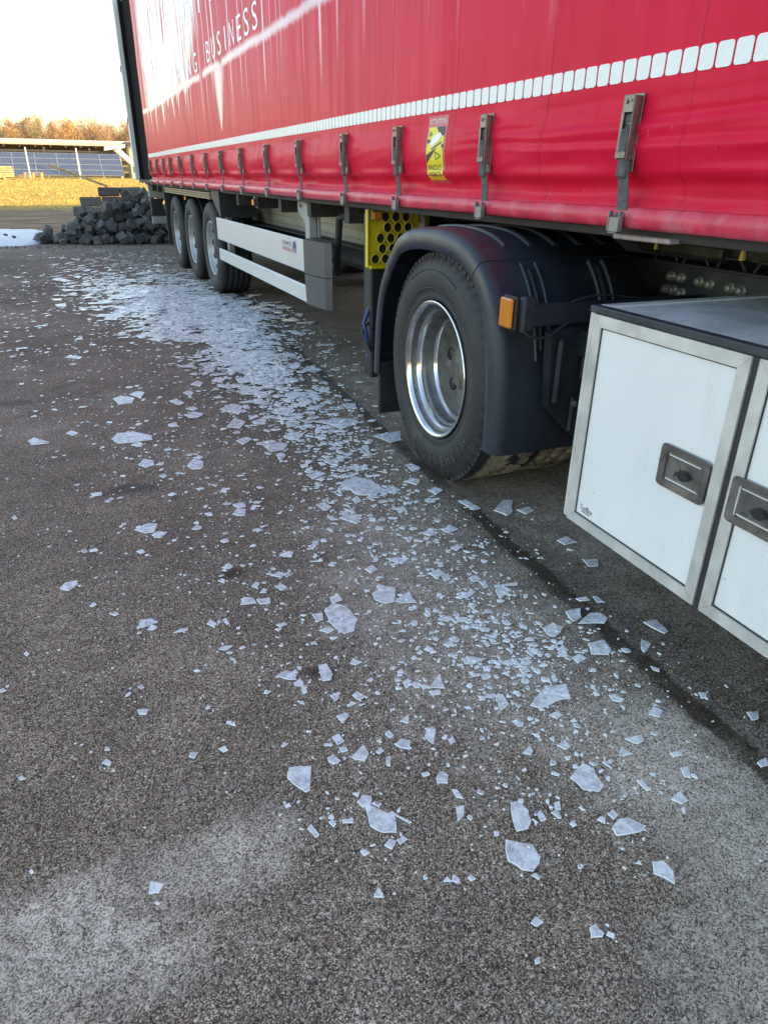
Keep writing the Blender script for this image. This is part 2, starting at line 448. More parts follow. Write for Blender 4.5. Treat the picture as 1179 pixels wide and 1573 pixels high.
MB().prism([(-.9, 2.35), (.9, 2.62), (.95, 2.9), (-.85, 2.72)], -.8, .8, axis=1).build('awning_top', M_WHITEP, aw)
MB().prism([(-.1, 2.4), (.5, 2.5), (1.6, 1.35), (1.2, 1.25)], -.7, .7, axis=1).build('awning_front', M_WHITEP, aw)
MB().box((.3, .5, -.4), (.42, .62, 2.5)).box((.3, -.6, -.4), (.42, -.48, 2.5)).build('frame', M_ALU, aw)

# pallets and a timber heap in the field
def pallet_mesh():
    out = []
    for k in range(5):
        out.append(('deck_board', MB().box((-.6, -.4+k*.165, .122), (.6, -.4+k*.165+.12, .144)).mesh('deck_board', M_WOODL)))
    for x in (-.6, -.07, .46):
        for y in (-.4, -.05, .28): out.append(('block', MB().box((x, y, .022), (x+.14, y+.12, .1215)).mesh('block', M_WOODL)))
        out.append(('bottom_board', MB().box((x, -.4, 0), (x+.14, .4, .0215)).mesh('bottom_board', M_WOODL)))
    return out
PM = pallet_mesh()
def pallet(loc, rz, rx, label):
    t = thing('wooden_pallet', label, 'pallet', loc, rz, 'pallets in the field'); t.rotation_euler = (rx, 0, rz)
    for n_, me in PM: link(n_, me, t)
PZ = terrain_z(-1, 58)
for i, l in enumerate(('bottom pallet of the low stack before the solar panels', 'middle pallet of the low stack before the solar panels', 'top pallet of the low stack before the solar panels')):
    pallet((-.95, 58, PZ+.02+i*.146), .06*i-.05, 0, l)
pallet((-3.35, 57.4, terrain_z(-3.3, 57.4)+.03), .3, 0, 'flat pallet at the left edge of the picture in the field')
pallet((-2.75, 57.6, terrain_z(-2.8, 57.6)+.45), .1, 1.0, 'leaning pallet at the left edge of the picture in the field')

# winter trees of the wood, each one a tree
def tree_meshes(seed, h, cw, mt, mc, n=4200):
    r = random.Random(seed); tr = MB(); cr = MB()
    pts = [(0, 0, -1)]; x = y = 0
    for k in range(6):
        x += r.uniform(-.2, .2); y += r.uniform(-.2, .2); pts.append((x, y, h*.92*(k+1)/6))
    tr.tube(pts, [.22, .18, .15, .11, .08, .05, .02], 6)
    clumps = []
    for k in range(44):
        t = r.uniform(.10, 1); a = r.random()*6.28; p = pts[min(5, int(t*6))]
        rad = cw*(1-abs(t-.45)*.9)*r.uniform(.3, 1.1)
        e = Vector((p[0]+math.cos(a)*rad, p[1]+math.sin(a)*rad, h*t*.9 + r.uniform(0, .14)*h))
        tr.tube([Vector((p[0], p[1], h*t*.8)), (Vector((p[0], p[1], h*t*.8))+e)/2+Vector((0, 0, -.1)), e], [.06, .035, .01], 4, cap=False)
        clumps.append((e, r.uniform(.5, 1.15)))
    for i in range(n):
        e, s = r.choice(clumps)
        p = e + Vector((r.gauss(0, s*.6), r.gauss(0, s*.6), r.gauss(0, s*.75)))
        d = Vector((r.gauss(0, .6), r.gauss(0, .6), r.gauss(.9, .7))).normalized()*r.uniform(.15, .55)
        wv = d.cross(Vector((r.gauss(0, 1), r.gauss(0, 1), r.gauss(0, .5)))).normalized()*r.uniform(.015, .055)
        cr.add([p-wv, p+wv, p+d], [(0, 1, 2)])
    return tr.mesh('trunk', mt), cr.mesh('crown', mc, fix=False)
M_BARK = plain('bark', (.22, .15, .10), .9, var=.3, scale=2)
def twig(name, c): return plain(name, c, .85, var=.35, scale=.7, bump=0)
TREES = []
for i, (h, cw, c) in enumerate(((11.2, 2.5, (.44, .29, .17)), (10.2, 2.7, (.40, .28, .18)), (11.6, 2.2, (.48, .33, .19)), (9.6, 2.6, (.46, .29, .15)), (11.9, 1.9, (.25, .23, .15)))):
    TREES.append(tree_meshes(40+i, h, cw, M_BARK, twig('twigs_%d' % i, c)))
tk = ['rust brown bare tree of the wood', 'tan bare tree of the wood', 'pale brown tall tree of the wood', 'orange brown broad tree of the wood', 'dark greenish pine-like tree of the wood']
rt = random.Random(5); cnt = 0
for row in range(4):
    Y = 164 + row*7
    for k in range(15):
        X = -9 + k*2.3 + rt.uniform(-.8, .8) + row*1.1; kind = rt.choice((0, 1, 2, 3, 0, 1, 2, 4))
        yy = Y + rt.uniform(-3, 3); sc = rt.uniform(.76, .97)
        side = 'far left' if X < -2 else ('left of centre' if X < 5 else ('above the white awning' if X < 12 else 'next to the trailer pillar'))
        t = thing('winter_tree', tk[kind] + ', ' + side + (', front row' if row == 0 else ', back rows'), 'tree', (X, yy, terrain_z(X, yy)-.1), rt.random()*6.28, 'trees of the wood on the horizon')
        t.scale = (sc, sc, sc*rt.uniform(.92, 1.08))
        tr, cr = TREES[kind]; link('trunk', tr, t); link('crown', cr, t)
# the rest of the wood, a far mass to both sides
mb = MB(); r = random.Random(9)
M_MASS = twig('wood_twigs', (.42, .26, .13))
def mass(x, y, h):
    z = terrain_z(x, y)
    for k in range(46):
        p = Vector((x+r.gauss(0, 2.2), y+r.gauss(0, 2.2), z + h*r.random()**.8))
        d = Vector((r.gauss(0, .5), r.gauss(0, .5), 1)).normalized()*r.uniform(.8, 2.4); wv = Vector((r.gauss(0, 1), r.gauss(0, 1), .2)).normalized()*r.uniform(.1, .4)
        mb.add([p-wv, p+wv, p+d], [(0, 1, 2)])
for k in range(130):
    a = k/130; mass(-12 - a*260 + r.uniform(-3, 3), 190 - a*a*120 + r.uniform(-8, 12), r.uniform(8, 12))
for k in range(60): mass(-14 + k*.75 + r.uniform(-1, 1), 200 + r.uniform(-6, 10), r.uniform(5, 7.5))
for k in range(30): mass(32 + k*4 + r.uniform(-3, 3), 185 + r.uniform(-8, 12), r.uniform(8, 12))
tag(mb.build('far_wood', M_MASS, fix=False), 'far brown winter wood running on beyond the picture', 'wood', kind='stuff')

# bare tree whose twigs reach in at the upper left
bt = thing('bare_tree', 'bare leafless tree whose thin twigs reach in at upper left', 'tree', (-5.6, 47, terrain_z(-5, 47)-.1))
r = random.Random(12); tr = MB(); br = MB()
def grow(p, d, ln, rad, depth):
    q = p + d*ln*.5 + Vector((r.gauss(0, .04), r.gauss(0, .04), 0))*ln; e = q + (d + Vector((r.gauss(0, .12), r.gauss(0, .12), .05))).normalized()*ln*.5
    (tr if depth == 0 else br).tube([p, q, e], [rad, rad*.85, rad*.65], 7 if depth < 2 else 4, cap=False)
    if depth >= 5: return
    for k in range(3 if depth > 0 else 5):
        nd = (d + Vector((r.gauss(0, .55), r.gauss(0, .55), r.gauss(.08, .35)))).normalized()
        grow(q.lerp(e, r.random()), nd, ln*r.uniform(.55, .8), rad*.5, depth+1)
grow(Vector((0, 0, 0)), Vector((.03, 0, 1)), 3.6, .16, 0)
M_TWIG = plain('grey_bark', (.26, .22, .19), .9, var=.25, scale=3)
tr.build('trunk', M_TWIG, bt); br.build('crown', M_TWIG, bt)
# ------------------------------------------------------------------ heap of granite setts
def mat_stone(name, a, b):
    g = G(name); n = g.noise(7, 6, .65); f = g.noise(60, 4, .7)
    gi = g.new('ShaderNodeObjectInfo').outputs['Random']
    c = g.mix(g.lin(n, .3, .7, 0, 1), a, b)
    c = g.mix(1, c, g.lin(gi, 0, 1, .55, 1.7), 'MULTIPLY')
    gj = g.math('FRACT', g.math('MULTIPLY', gi, 7.31)); c = g.mix(g.math('MULTIPLY', g.step(gj, .72, .95), .35), c, (.13, .11, .085))
    c = g.mix(g.math('MULTIPLY', g.step(f, .55, .75), .35), c, (.20, .20, .19))
    return g.p(base=c, rough=.78, nrm=g.bump(g.math('ADD', n, f), .5, .02))
M_SETT = mat_stone('dark_granite', (.045, .047, .050), (.12, .124, .128))
M_BLOCK = mat_stone('cut_stone', (.085, .088, .085), (.15, .15, .14))
def stone_mesh(seed, sx, sy, sz, j=.24):
    r = random.Random(seed); b = bmesh.new()
    bmesh.ops.create_cube(b, size=1)
    for v_ in b.verts: v_.co = Vector((v_.co.x*sx*(1+r.uniform(-j, j)), v_.co.y*sy*(1+r.uniform(-j, j)), v_.co.z*sz*(1+r.uniform(-j, j))))
    bmesh.ops.bevel(b, geom=list(b.edges), offset=min(sx, sy, sz)*.10, segments=1, affect='EDGES')
    for v_ in b.verts: v_.co += Vector((r.gauss(0, 1), r.gauss(0, 1), r.gauss(0, 1)))*.004
    m = D.meshes.new('paving_sett'); b.to_mesh(m); b.free()
    return m
SM = []
for i in range(14):
    m = stone_mesh(100+i, rnd.uniform(.15, .20), rnd.uniform(.14, .19), rnd.uniform(.13, .17)); m.materials.append(M_SETT); SM.append(m)
# stones are dropped one by one on a height field until the heap has its shape
HX0, HY0, HS = -1.6, 14.6, .04
HN, HM = 120, 110
HF = np.zeros((HN, HM))
def heap_target(x, y):
    # crest runs from the low left tail up to the trailer
    dx = (x-1.75)/(2.65 if x < 1.75 else 1.5); dy = (y-16.35)/(1.22 if y < 16.35 else 1.3)
    d = math.sqrt(dx*dx + dy*dy)
    h = 1.18*max(0, 1-d)**.84
    tail = .34*max(0, 1 - math.hypot((x+.05)/.85, (y-16.1)/.75))
    return max(h, tail)
rs = random.Random(21); placed = []
def try_spot():
    for _ in range(60):
        x = rs.uniform(-.85, 2.7); y = rs.uniform(15.1, 16.75)
        if heap_target(x, y) > .08: return x, y
    return 1.5, 16.2
for i in range(292):
    best = None
    for c in range(28):
        x, y = try_spot()
        i0 = int((x-HX0)/HS); j0 = int((y-HY0)/HS)
        z = HF[max(0, i0-1):i0+2, max(0, j0-1):j0+2].max()
        sc = z - heap_target(x, y) + (y-16.2)*.05
        if best is None or sc < best[0]: best = (sc, x, y)
    _, x, y = best
    me = rs.choice(SM); s = rs.choice((rs.uniform(.66, .85), rs.uniform(.8, 1.08)))
    rot = Matrix.Rotation(rs.uniform(0, 6.28), 3, 'Z') @ Matrix.Rotation(rs.gauss(0, .42), 3, 'X') @ Matrix.Rotation(rs.gauss(0, .42), 3, 'Y')
    pts = [(rot @ v_.co)*s for v_ in me.vertices]
    zmin = min(p.z for p in pts); zmax = max(p.z for p in pts); rad = max(math.hypot(p.x, p.y) for p in pts)*.78
    ic, jc = int((x-HX0)/HS), int((y-HY0)/HS); k = int(rad/HS)
    sub = HF[max(0, ic-k):ic+k+1, max(0, jc-k):jc+k+1]
    low = HF[max(0, ic-1):ic+2, max(0, jc-1):jc+2].max()
    zb = low*.6 + sub.max()*.4 if low > .02 else low
    zb = max(0.0, zb - .02)
    o_ = link('paving_sett', me, None, (x, y, zb - zmin)); o_.rotation_euler = rot.to_euler(); o_.scale = (s, s, s)
    sub[:] = np.maximum(sub, zb + (zmax-zmin)*.92)
    placed.append((o_, x, y, zb))
for o_, x, y, z in placed:
    if z < .05 and x < .2: l = 'dark granite sett lying on the asphalt in the low left tail of the heap'
    elif x < .55: l = 'dark granite sett piled on the left slope of the heap'
    elif z > .62: l = 'dark granite sett near the crest of the heap'
    elif z > .28: l = 'dark granite sett halfway up the heap beside the trailer'
    elif z < .05: l = 'dark granite sett at the foot of the heap on the asphalt'
    else: l = 'dark granite sett low on the heap beside the trailer'
    tag(o_, l, 'paving stone', 'granite setts tipped in a heap')
far = min(placed, key=lambda q: q[1]); far[0]['label'] = 'dark sett farthest left of the heap, beside the snow patch'

mb = MB()
for i in range(420):                                   # chips and dust at the foot of the heap
    a_ = rs.uniform(-1.1, 2.6); b_ = 15.05 + rs.gauss(0, .16) + abs(a_-1.6)*.10; r_ = .006 + .030*rs.random()**3
    q = [(a_+r_*math.cos(k*1.57+i)*rs.uniform(.6, 1.2), b_+r_*math.sin(k*1.57+i)*rs.uniform(.6, 1.2), -.001) for k in range(4)]
    mb.add(q+[(a_, b_, r_*rs.uniform(.5, 1.1))], [(0,1,4),(1,2,4),(2,3,4),(3,0,4)])
tag(mb.build('stone_chips', M_SETT, fix=False), 'small stone chips strewn at the foot of the heap', 'stone chips', kind='stuff')
# cut blocks stacked behind the heap
bm_ = []
for i in range(4):
    m = stone_mesh(300+i, .46, .24, .19, .05); m.materials.append(M_BLOCK); bm_.append(m)
bz = terrain_z(1.2, 18.4)
for row, (x0, n, z0) in enumerate(((.62, 4, 0), (.66, 4, .20), (.60, 4, .40), (.78, 3, .60), (1.20, 2, .80))):
    for k in range(n):
        x = x0 + k*.475 + rs.uniform(-.01, .01)
        o_ = link('stone_block', bm_[(row+k) % 4], None, (x, 18.35+rs.uniform(-.03, .03), bz+.095+z0+.02), (0, 0, rs.uniform(-.04, .04)))
        tag(o_, 'grey cut stone block behind the heap, course %s, block %s from the left' % (('one', 'two', 'three', 'four', 'five')[row], ('one', 'two', 'three', 'four')[k]), 'stone block', 'cut blocks stacked behind the heap')
pl = MB().box((-.62, -.035, -.025), (.62, .035, .025), bev=.006).build('wooden_plank', M_WOODL, None, (.60, 18.28, 1.23)); pl.rotation_euler = (0, math.radians(20), .1)
tag(pl, 'weathered wooden plank sticking up behind the stone heap', 'plank')
for k, (x, y, l) in enumerate(((-1.05, 17.6, 'small dark stone lying in the snow at the left edge'), (-.86, 16.9, 'small dark stone half buried in the snow patch'))):
    o_ = link('field_stone', SM[k], None, (x, y, .08), (0, .3, k)); o_.scale = (.45, .3, .3); tag(o_, l, 'stone', 'stones in the snow')

# wheel of a vehicle parked just off the left edge
M_RUB = plain('old_rubber', (.022, .022, .024), .75, var=.3, scale=12, bump=.3)
cw = thing('car_wheel', 'dark car wheel just showing at the left edge of the yard', 'wheel', (-1.255, 11.9, .31))
MB().lathe([(.09, .2), (.1, .25), (.085, .30), (.05, .31), (-.05, .31), (-.085, .30), (-.1, .25), (-.09, .2)], 40, close=True).build('tyre', M_RUB, cw)
MB().lathe([(.07, .0), (.07, .08), (.05, .17), (.075, .2), (-.075, .2), (-.05, .17), (-.07, 0)], 40).build('rim', M_DARKM, cw)
cw.rotation_euler = (0, 0, math.radians(70))
# ------------------------------------------------------------------ semi-trailer
TX = 1.58
tl = thing('semi_trailer', 'long red curtain-sided semi-trailer with a white reflective stripe', 'trailer', (TX, 0, 0))
def sst(a, b, x):
    t = min(1, max(0, (x-a)/(b-a))); return t*t*(3-2*t)
HOOK_Y = [1.0, 1.75, 2.54, 3.34, 4.06, 4.91, 5.75, 6.59, 7.42, 8.25, 9.07, 9.89, 10.75, 11.53, 12.27, 13.03]
def curtain_off(y, z):
    """how far the curtain stands out (negative = towards the yard)"""
    o = .010*mnoise.noise(Vector((y*.55, z*.9, 1.7))) + .0035*mnoise.noise(Vector((y*2.2, z*1.6, 4.2)))
    s = (1.475-z)/(1.475-1.185)
    if s > -.3:
        m = sst(-.25, .25, s)
        dn = min(abs(y-h) for h in HOOK_Y); tn = sst(.30, .02, dn)
        nr = 1 + .9*sst(3.2, 1.4, y)
        # soft belly above, undercut just over the hem
        under = .64 + .10*mnoise.noise(Vector((y*1.1, 0, 8)))
        o -= m*.016*math.sin(math.pi*min(1, max(0, s/under)))
        if s > under: o += .036*sst(under, under+.16, s) - .022*sst(.86, 1.0, s)
        o -= .012*sst(.55, .7, s)*(1-tn)*sst(.95, .75, s)
        # creases pulled between the buckles
        c = mnoise.noise(Vector((y*.7, z*6 + .9*mnoise.noise(Vector((y*1.3, 0, 2))), 6)))
        o += m*nr*.0070*(abs(c)*2-.5)
        c2 = mnoise.noise(Vector((y*2.0, z*17 + y*1.2, 11)))
        o += m*.0014*(abs(c2)*2-.4)
        for (za, amp, wd) in ((1.432, .0060, .012), (1.378, .0050, .011)):
            zz = za + .018*mnoise.noise(Vector((y*1.4, za*9, 0))) + .012*(y-1.4)*(-1 if za > 1.4 else .5)
            o += amp*sst(3.4, 1.8, y)*math.exp(-((z-zz)/wd)**2) - amp*.8*sst(3.4, 1.8, y)*math.exp(-((z-zz+.02)/wd)**2)
        o += .010*tn*m*sst(0, .4, s)
    return o
ys = list(np.arange(.72, 3.6, .016)) + list(np.arange(3.6, 7, .035)) + list(np.arange(7, 13.35, .07)) + [13.38]
zs = list(np.linspace(1.187, 1.50, 46)) + list(np.linspace(1.52, 2.2, 16)) + list(np.linspace(2.3, 3.92, 18))
def mat_curtain():
    g = G('red_tarpaulin'); o = g.sep(g.obj()); Y, Z = o[1], o[2]
    n = g.noise(1.3, 5, .6); vert = g.noise(16, 5, .65, st=(1, 1, .05)); fine = g.noise(90, 3, .5, st=(1, 1, .25))
    red = g.mix(g.lin(n, .3, .7, 0, 1), (.74, .011, .046), (.84, .016, .060))
    red = g.mix(g.math('MULTIPLY', g.step(vert, .50, .70), .16), red, (.50, .009, .03))
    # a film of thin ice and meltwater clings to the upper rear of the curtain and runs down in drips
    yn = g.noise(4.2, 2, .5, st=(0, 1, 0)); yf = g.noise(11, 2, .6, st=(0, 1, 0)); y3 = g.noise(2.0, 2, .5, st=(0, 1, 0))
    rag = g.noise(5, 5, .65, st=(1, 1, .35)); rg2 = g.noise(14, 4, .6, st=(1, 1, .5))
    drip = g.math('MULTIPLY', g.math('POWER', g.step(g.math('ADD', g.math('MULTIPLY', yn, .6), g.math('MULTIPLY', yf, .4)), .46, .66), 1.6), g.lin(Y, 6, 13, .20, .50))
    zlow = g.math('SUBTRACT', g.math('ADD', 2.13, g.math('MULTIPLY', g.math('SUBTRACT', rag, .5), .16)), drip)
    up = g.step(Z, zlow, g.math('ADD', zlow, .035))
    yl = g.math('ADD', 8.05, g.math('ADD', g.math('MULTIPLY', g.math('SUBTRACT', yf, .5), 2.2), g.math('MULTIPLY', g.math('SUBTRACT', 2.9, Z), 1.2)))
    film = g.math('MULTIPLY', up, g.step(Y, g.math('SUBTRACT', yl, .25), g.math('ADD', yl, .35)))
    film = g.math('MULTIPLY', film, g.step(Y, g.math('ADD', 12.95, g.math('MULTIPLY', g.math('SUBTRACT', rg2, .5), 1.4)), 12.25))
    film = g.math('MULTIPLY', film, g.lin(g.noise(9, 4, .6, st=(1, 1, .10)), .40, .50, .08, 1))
    # the pale bar of film left under the lettering, broken here and there
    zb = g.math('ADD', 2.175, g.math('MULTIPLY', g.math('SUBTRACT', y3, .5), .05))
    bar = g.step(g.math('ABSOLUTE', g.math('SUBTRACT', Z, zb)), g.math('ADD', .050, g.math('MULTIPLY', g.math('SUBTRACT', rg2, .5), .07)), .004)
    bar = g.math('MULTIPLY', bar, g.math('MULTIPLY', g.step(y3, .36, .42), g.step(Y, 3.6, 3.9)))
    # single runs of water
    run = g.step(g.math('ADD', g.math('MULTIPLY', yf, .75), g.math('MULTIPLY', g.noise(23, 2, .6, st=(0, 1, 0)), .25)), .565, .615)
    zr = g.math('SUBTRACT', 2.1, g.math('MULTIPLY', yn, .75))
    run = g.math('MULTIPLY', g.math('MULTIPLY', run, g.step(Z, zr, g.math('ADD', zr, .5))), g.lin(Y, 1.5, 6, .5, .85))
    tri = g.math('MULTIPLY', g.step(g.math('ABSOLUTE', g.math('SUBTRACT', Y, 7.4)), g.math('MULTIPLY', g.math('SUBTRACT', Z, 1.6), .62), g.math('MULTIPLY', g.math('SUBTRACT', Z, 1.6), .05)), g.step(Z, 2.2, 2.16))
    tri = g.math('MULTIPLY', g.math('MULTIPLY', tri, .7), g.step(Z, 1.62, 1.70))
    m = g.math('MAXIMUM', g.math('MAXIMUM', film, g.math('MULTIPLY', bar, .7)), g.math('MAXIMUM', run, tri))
    base = g.mix(g.math('MULTIPLY', m, .50), red, (.58, .68, .82))  # film tint; its pale blue also paints in reflected sky
    seam = g.step(g.math('ABSOLUTE', g.math('SUBTRACT', g.math('FRACT', g.math('DIVIDE', Y, .635)), .5)), .012, .004)
    base = g.mix(g.math('MULTIPLY', seam, .22), base, (.36, .008, .03))
    pil_ = g.math('SUBTRACT', g.math('FRACT', g.math('DIVIDE', Y, .635)), .5)
    # small splashes and dried spots lower down
    sp = g.math('MULTIPLY', g.step(g.noise(42, 3, .6, st=(1, 1, .4)), .70, .76), .45)
    base = g.mix(g.math('MULTIPLY', sp, g.step(Z, 1.75, 1.5)), base, (.72, .34, .36))
    dust_tone = g.math('MULTIPLY', g.step(Z, 1.30, 1.18), g.lin(g.noise(7, 5, .65), .35, .7, .05, .35))
    base = g.mix(dust_tone, base, (.42, .11, .12))
    rough = g.math('SUBTRACT', g.lin(vert, .3, .7, .36, .50), g.math('MULTIPLY', m, .20))
    g.bsdf.inputs['Coat IOR'].default_value = 1.5
    nr = g.bump(g.math('ADD', fine, g.math('MULTIPLY', g.noise(30, 4, .6), .6)), .12, .003)
    nr = g.bump(g.math('ADD', g.math('MULTIPLY', seam, .5), g.math('MULTIPLY', g.noise(3.2, 3, .5, st=(1, 1, .08)), 1.6)), .35, .012, nr)
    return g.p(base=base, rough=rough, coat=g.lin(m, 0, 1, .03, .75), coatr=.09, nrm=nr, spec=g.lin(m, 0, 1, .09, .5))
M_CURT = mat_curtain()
v, f = grid(ys, zs, lambda y, z: 0)
v = [(curtain_off(y, z), y, z) for (y, z, _) in v]
cb = MB().add(v, f, True)
nb = len(v); cb.add([(x+.006, y, z) for x, y, z in v[::1]], [], True)
nyy, nzz = len(ys), len(zs)
cur = MB().add(v, f, True)
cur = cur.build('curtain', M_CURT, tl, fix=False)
sol = cur.modifiers.new('thickness', 'SOLIDIFY'); sol.thickness = .004; sol.offset = 0

M_HEM = plain('hem_tarpaulin', (.68, .045, .085), .38, var=.18, scale=14, bump=.25, dirt=((.66, .26, .30), .5), coat=.05, spec=.3)
mb = MB()
hp = []
for y in list(np.arange(.72, 13.4, .05)):
    hp.append((y, -.012 + .004*mnoise.noise(Vector((y*1.5, 0, 0))), 1.163 + .004*mnoise.noise(Vector((y*1.2, 3, 0)))))
vs = []; n = 12
for (y, x, z) in hp:
    for k in range(n):
        a = 2*math.pi*k/n; vs.append((x + .018*math.cos(a), y, z + .030*math.sin(a)))
fs = [(i*n+k, i*n+(k+1) % n, (i+1)*n+(k+1) % n, (i+1)*n+k) for i in range(len(hp)-1) for k in range(n)]
mb.add(vs, fs, True).build('hem', M_HEM, tl)

# reflective tiles
M_REFL = plain('reflective_film', (.86, .88, .88), .35, var=.05, scale=30, bump=.1)
tile = MB(); pw, ph, cr_ = .0495, .056, .008
poly = []
for cx, cz, a0 in ((pw/2-cr_, ph/2-cr_, 0), (-pw/2+cr_, ph/2-cr_, 90), (-pw/2+cr_, -ph/2+cr_, 180), (pw/2-cr_, -ph/2+cr_, 270)):
    for k in range(3):
        a = math.radians(a0+45*k); poly.append((cx+cr_*math.cos(a), cz+cr_*math.sin(a)))
tile = tile.prism(poly, -.0012, .0008).mesh('reflective_tile', M_REFL)
for k in range(219):
    y = 1.05 + k*.0563; z = 1.5475
    if y > 13.34: break
    o_ = link('reflective_tile', tile, tl, (curtain_off(y, z)-.0036, y, z))
    o_.rotation_euler = (0, 0, -math.atan2(curtain_off(y+.02, z)-curtain_off(y-.02, z), .04))

# lettering printed on the curtain, read from the rear forwards
M_PRINT = plain('white_print', (.84, .83, .84), .28, var=.06, scale=4, bump=.05)
def side_text(name, body, y_left, z0, height, wide, mat, parent, dx=.004, spacing=1.0):
    vs, fs = text_mb(body, height/.69, wide, 0, spacing)
    out = []
    for (x, yy, _) in vs:
        Y, Z = y_left - x, z0 + yy
        out.append((curtain_off(Y, Z)-dx, Y, Z))
    return MB().add(out, fs).build(name, mat, parent, fix=False)
def fit_text(name, body, y0, y1, z0, height, parent):
    n_ = len(body); pitch = (y0-y1)/n_
    for k_, ch_ in enumerate(body):
        vs, fs = text_mb(ch_, height/.69, 1.0)
        mx_ = max(p_[0] for p_ in vs); w_ = pitch*.30 if ch_ == 'I' else pitch*.66; sh_ = pitch*.18 if ch_ == 'I' else 0
        MB().add([(curtain_off(y0-k_*pitch-sh_-p_[0]/mx_*w_, z0+p_[1])-.004, y0-k_*pitch-sh_-p_[0]/mx_*w_, z0+p_[1]) for p_ in vs], fs).build(name, M_PRINT, parent, fix=False)
fit_text('letter', 'RING', 9.62, 8.22, 2.222, .170, tl)
fit_text('letter', 'BUSINESS', 7.86, 5.80, 2.238, .172, tl)
for ch, y in (('A', 8.86), ('T', 8.2), ('E', 7.56), ('R', 6.95)): side_text('large_letter', ch, y, 2.662, .62, .78, M_PRINT, tl)

# straps with over-centre buckles
M_WEB = G('grey_webbing'); gg = M_WEB
wv = gg.math('SINE', gg.math('MULTIPLY', gg.sep(gg.obj())[2], 1500))
M_WEB = gg.p(base=gg.mix(gg.lin(gg.noise(40, 4, .6), .3, .7, 0, 1), (.075, .078, .082), (.17, .17, .17)), rough=.85, nrm=gg.bump(wv, .5, .002))
M_BUCK = plain('zinc_plated_steel', (.22, .21, .185), .42, .65, var=.35, scale=25, bump=.15, dirt=((.10, .09, .075), .8))
M_GALV = plain('galvanised_steel', (.27, .275, .275), .5, .6, var=.25, scale=18, bump=.15, dirt=((.12, .11, .10), .6))
web = MB()
pth = [(-.012, .0, .335), (-.020, .0, .24), (-.028, -.004, .17), (-.016, -.012, .10), (-.018, -.02, .045), (-.034, -.024, .02)]
for a, b in zip(pth[:-1], pth[1:]):
    M_ = None
    hw = .0225
    web.add([(a[0], a[1]-hw, a[2]), (a[0], a[1]+hw, a[2]), (b[0], b[1]+hw, b[2]), (b[0], b[1]-hw, b[2]), (a[0]+.003, a[1]-hw, a[2]), (a[0]+.003, a[1]+hw, a[2]), (b[0]+.003, b[1]+hw, b[2]), (b[0]+.003, b[1]-hw, b[2])],
            [(0,1,2,3),(7,6,5,4),(0,3,7,4),(1,5,6,2),(0,4,5,1),(3,2,6,7)])
web.box((-.034, -.022, .135), (-.018, .016, .190), bev=.005)
web.box((-.0405, -.018, .198), (-.027, .013, .262), bev=.004)
web.box((-.030, -.016, .262), (-.022, .013, .300))
web = web.mesh('strap', M_WEB)
buck = MB()
buck.box((-.036, .017, .182), (-.006, .0205, .345), bev=.0015).box((-.036, -.0225, .182), (-.006, -.019, .345), bev=.0015)
buck.box((-.0385, -.022, .303), (-.0362, .020, .347), bev=.001).box((-.0415, -.022, .186), (-.0385, .020, .204), bev=.001)
buck.box((-.0405, .009, .204), (-.0362, .0195, .304), bev=.001)
buck.tube([(-.043, .006, .330), (-.038, .006, .330)], .0055, 8).tube([(-.041, -.013, .332), (-.038, -.013, .332)], .003, 8)
buck.tube([(-.028, -.026, .275), (-.028, .024, .275)], .0045, 8).tube([(-.024, -.0255, .208), (-.024, .0235, .208)], .006, 8)
buck.box((-.0055, -.023, .15), (-.002, .021, .352), bev=.001)
buck = buck.mesh('buckle', M_BUCK)
hook = MB().box((-.046, -.044, -.012), (-.041, -.004, .030), bev=.002).box((-.046, -.044, -.016), (-.005, -.004, -.0125), bev=.001)
hook.box((-.0475, -.0485, -.01), (-.03, -.0445, .046), bev=.001).box((-.0475, -.0035, -.01), (-.03, .0005, .046), bev=.001)
hook = hook.mesh('hook', M_GALV)
for i, y in enumerate(HOOK_Y):
    o_ = link('strap', web, tl, (curtain_off(y, 1.40)+.004, y+.035, 1.135)); o_.rotation_euler = (rnd.gauss(0, .02), rnd.gauss(0, .01), 0)
    link('buckle', buck, o_); link('hook', hook, o_)

# warning sticker
M_YEL = plain('yellow_print', (.86, .70, .03), .4, var=.08, scale=20, bump=.05)
M_BLK = plain('black_print', (.02, .02, .022), .45, var=.2, scale=20, bump=.05)
M_STRED = plain('red_sticker_edge', (.62, .10, .12), .4, var=.1, scale=20, bump=.05)
SY0, SZ0, SW, SH = 3.085, 1.243, .178, .262     # left edge (rear side), bottom, width, height
def sticker(name, poly, mat, dx, parent):
    """polygon in sticker units (0..1 across, 0..1 up), subdivided so it follows the cloth"""
    b = bmesh.new()
    b.faces.new([b.verts.new((p[0], p[1], 0)) for p in poly])
    bmesh.ops.triangulate(b, faces=b.faces)
    for _ in range(4 if len(poly) == 4 and max(p[1] for p in poly)-min(p[1] for p in poly) > .5 else 2): bmesh.ops.subdivide_edges(b, edges=b.edges[:], cuts=1, use_grid_fill=True)
    for v_ in b.verts:
        Y = SY0 - v_.co.x*SW; Z = SZ0 + v_.co.y*SH
        v_.co = Vector((curtain_off(Y, Z)-dx, Y, Z))
    m = D.meshes.new(name); b.to_mesh(m); b.free(); m.materials.append(mat)
    return link(name, m, parent)
def stick_text(name, body, x0, z0, w_, h_, mat, dx, parent):
    vs, fs = text_mb(body, 1)
    mx = max(p[0] for p in vs); my = max(p[1] for p in vs); out = []
    for x, y, _ in vs:
        Y = SY0 - (x0 + x/mx*w_)*SW; Z = SZ0 + (z0 + y/my*h_)*SH
        out.append((curtain_off(Y, Z)-dx, Y, Z))
    return MB().add(out, fs).build(name, mat, parent, fix=False)
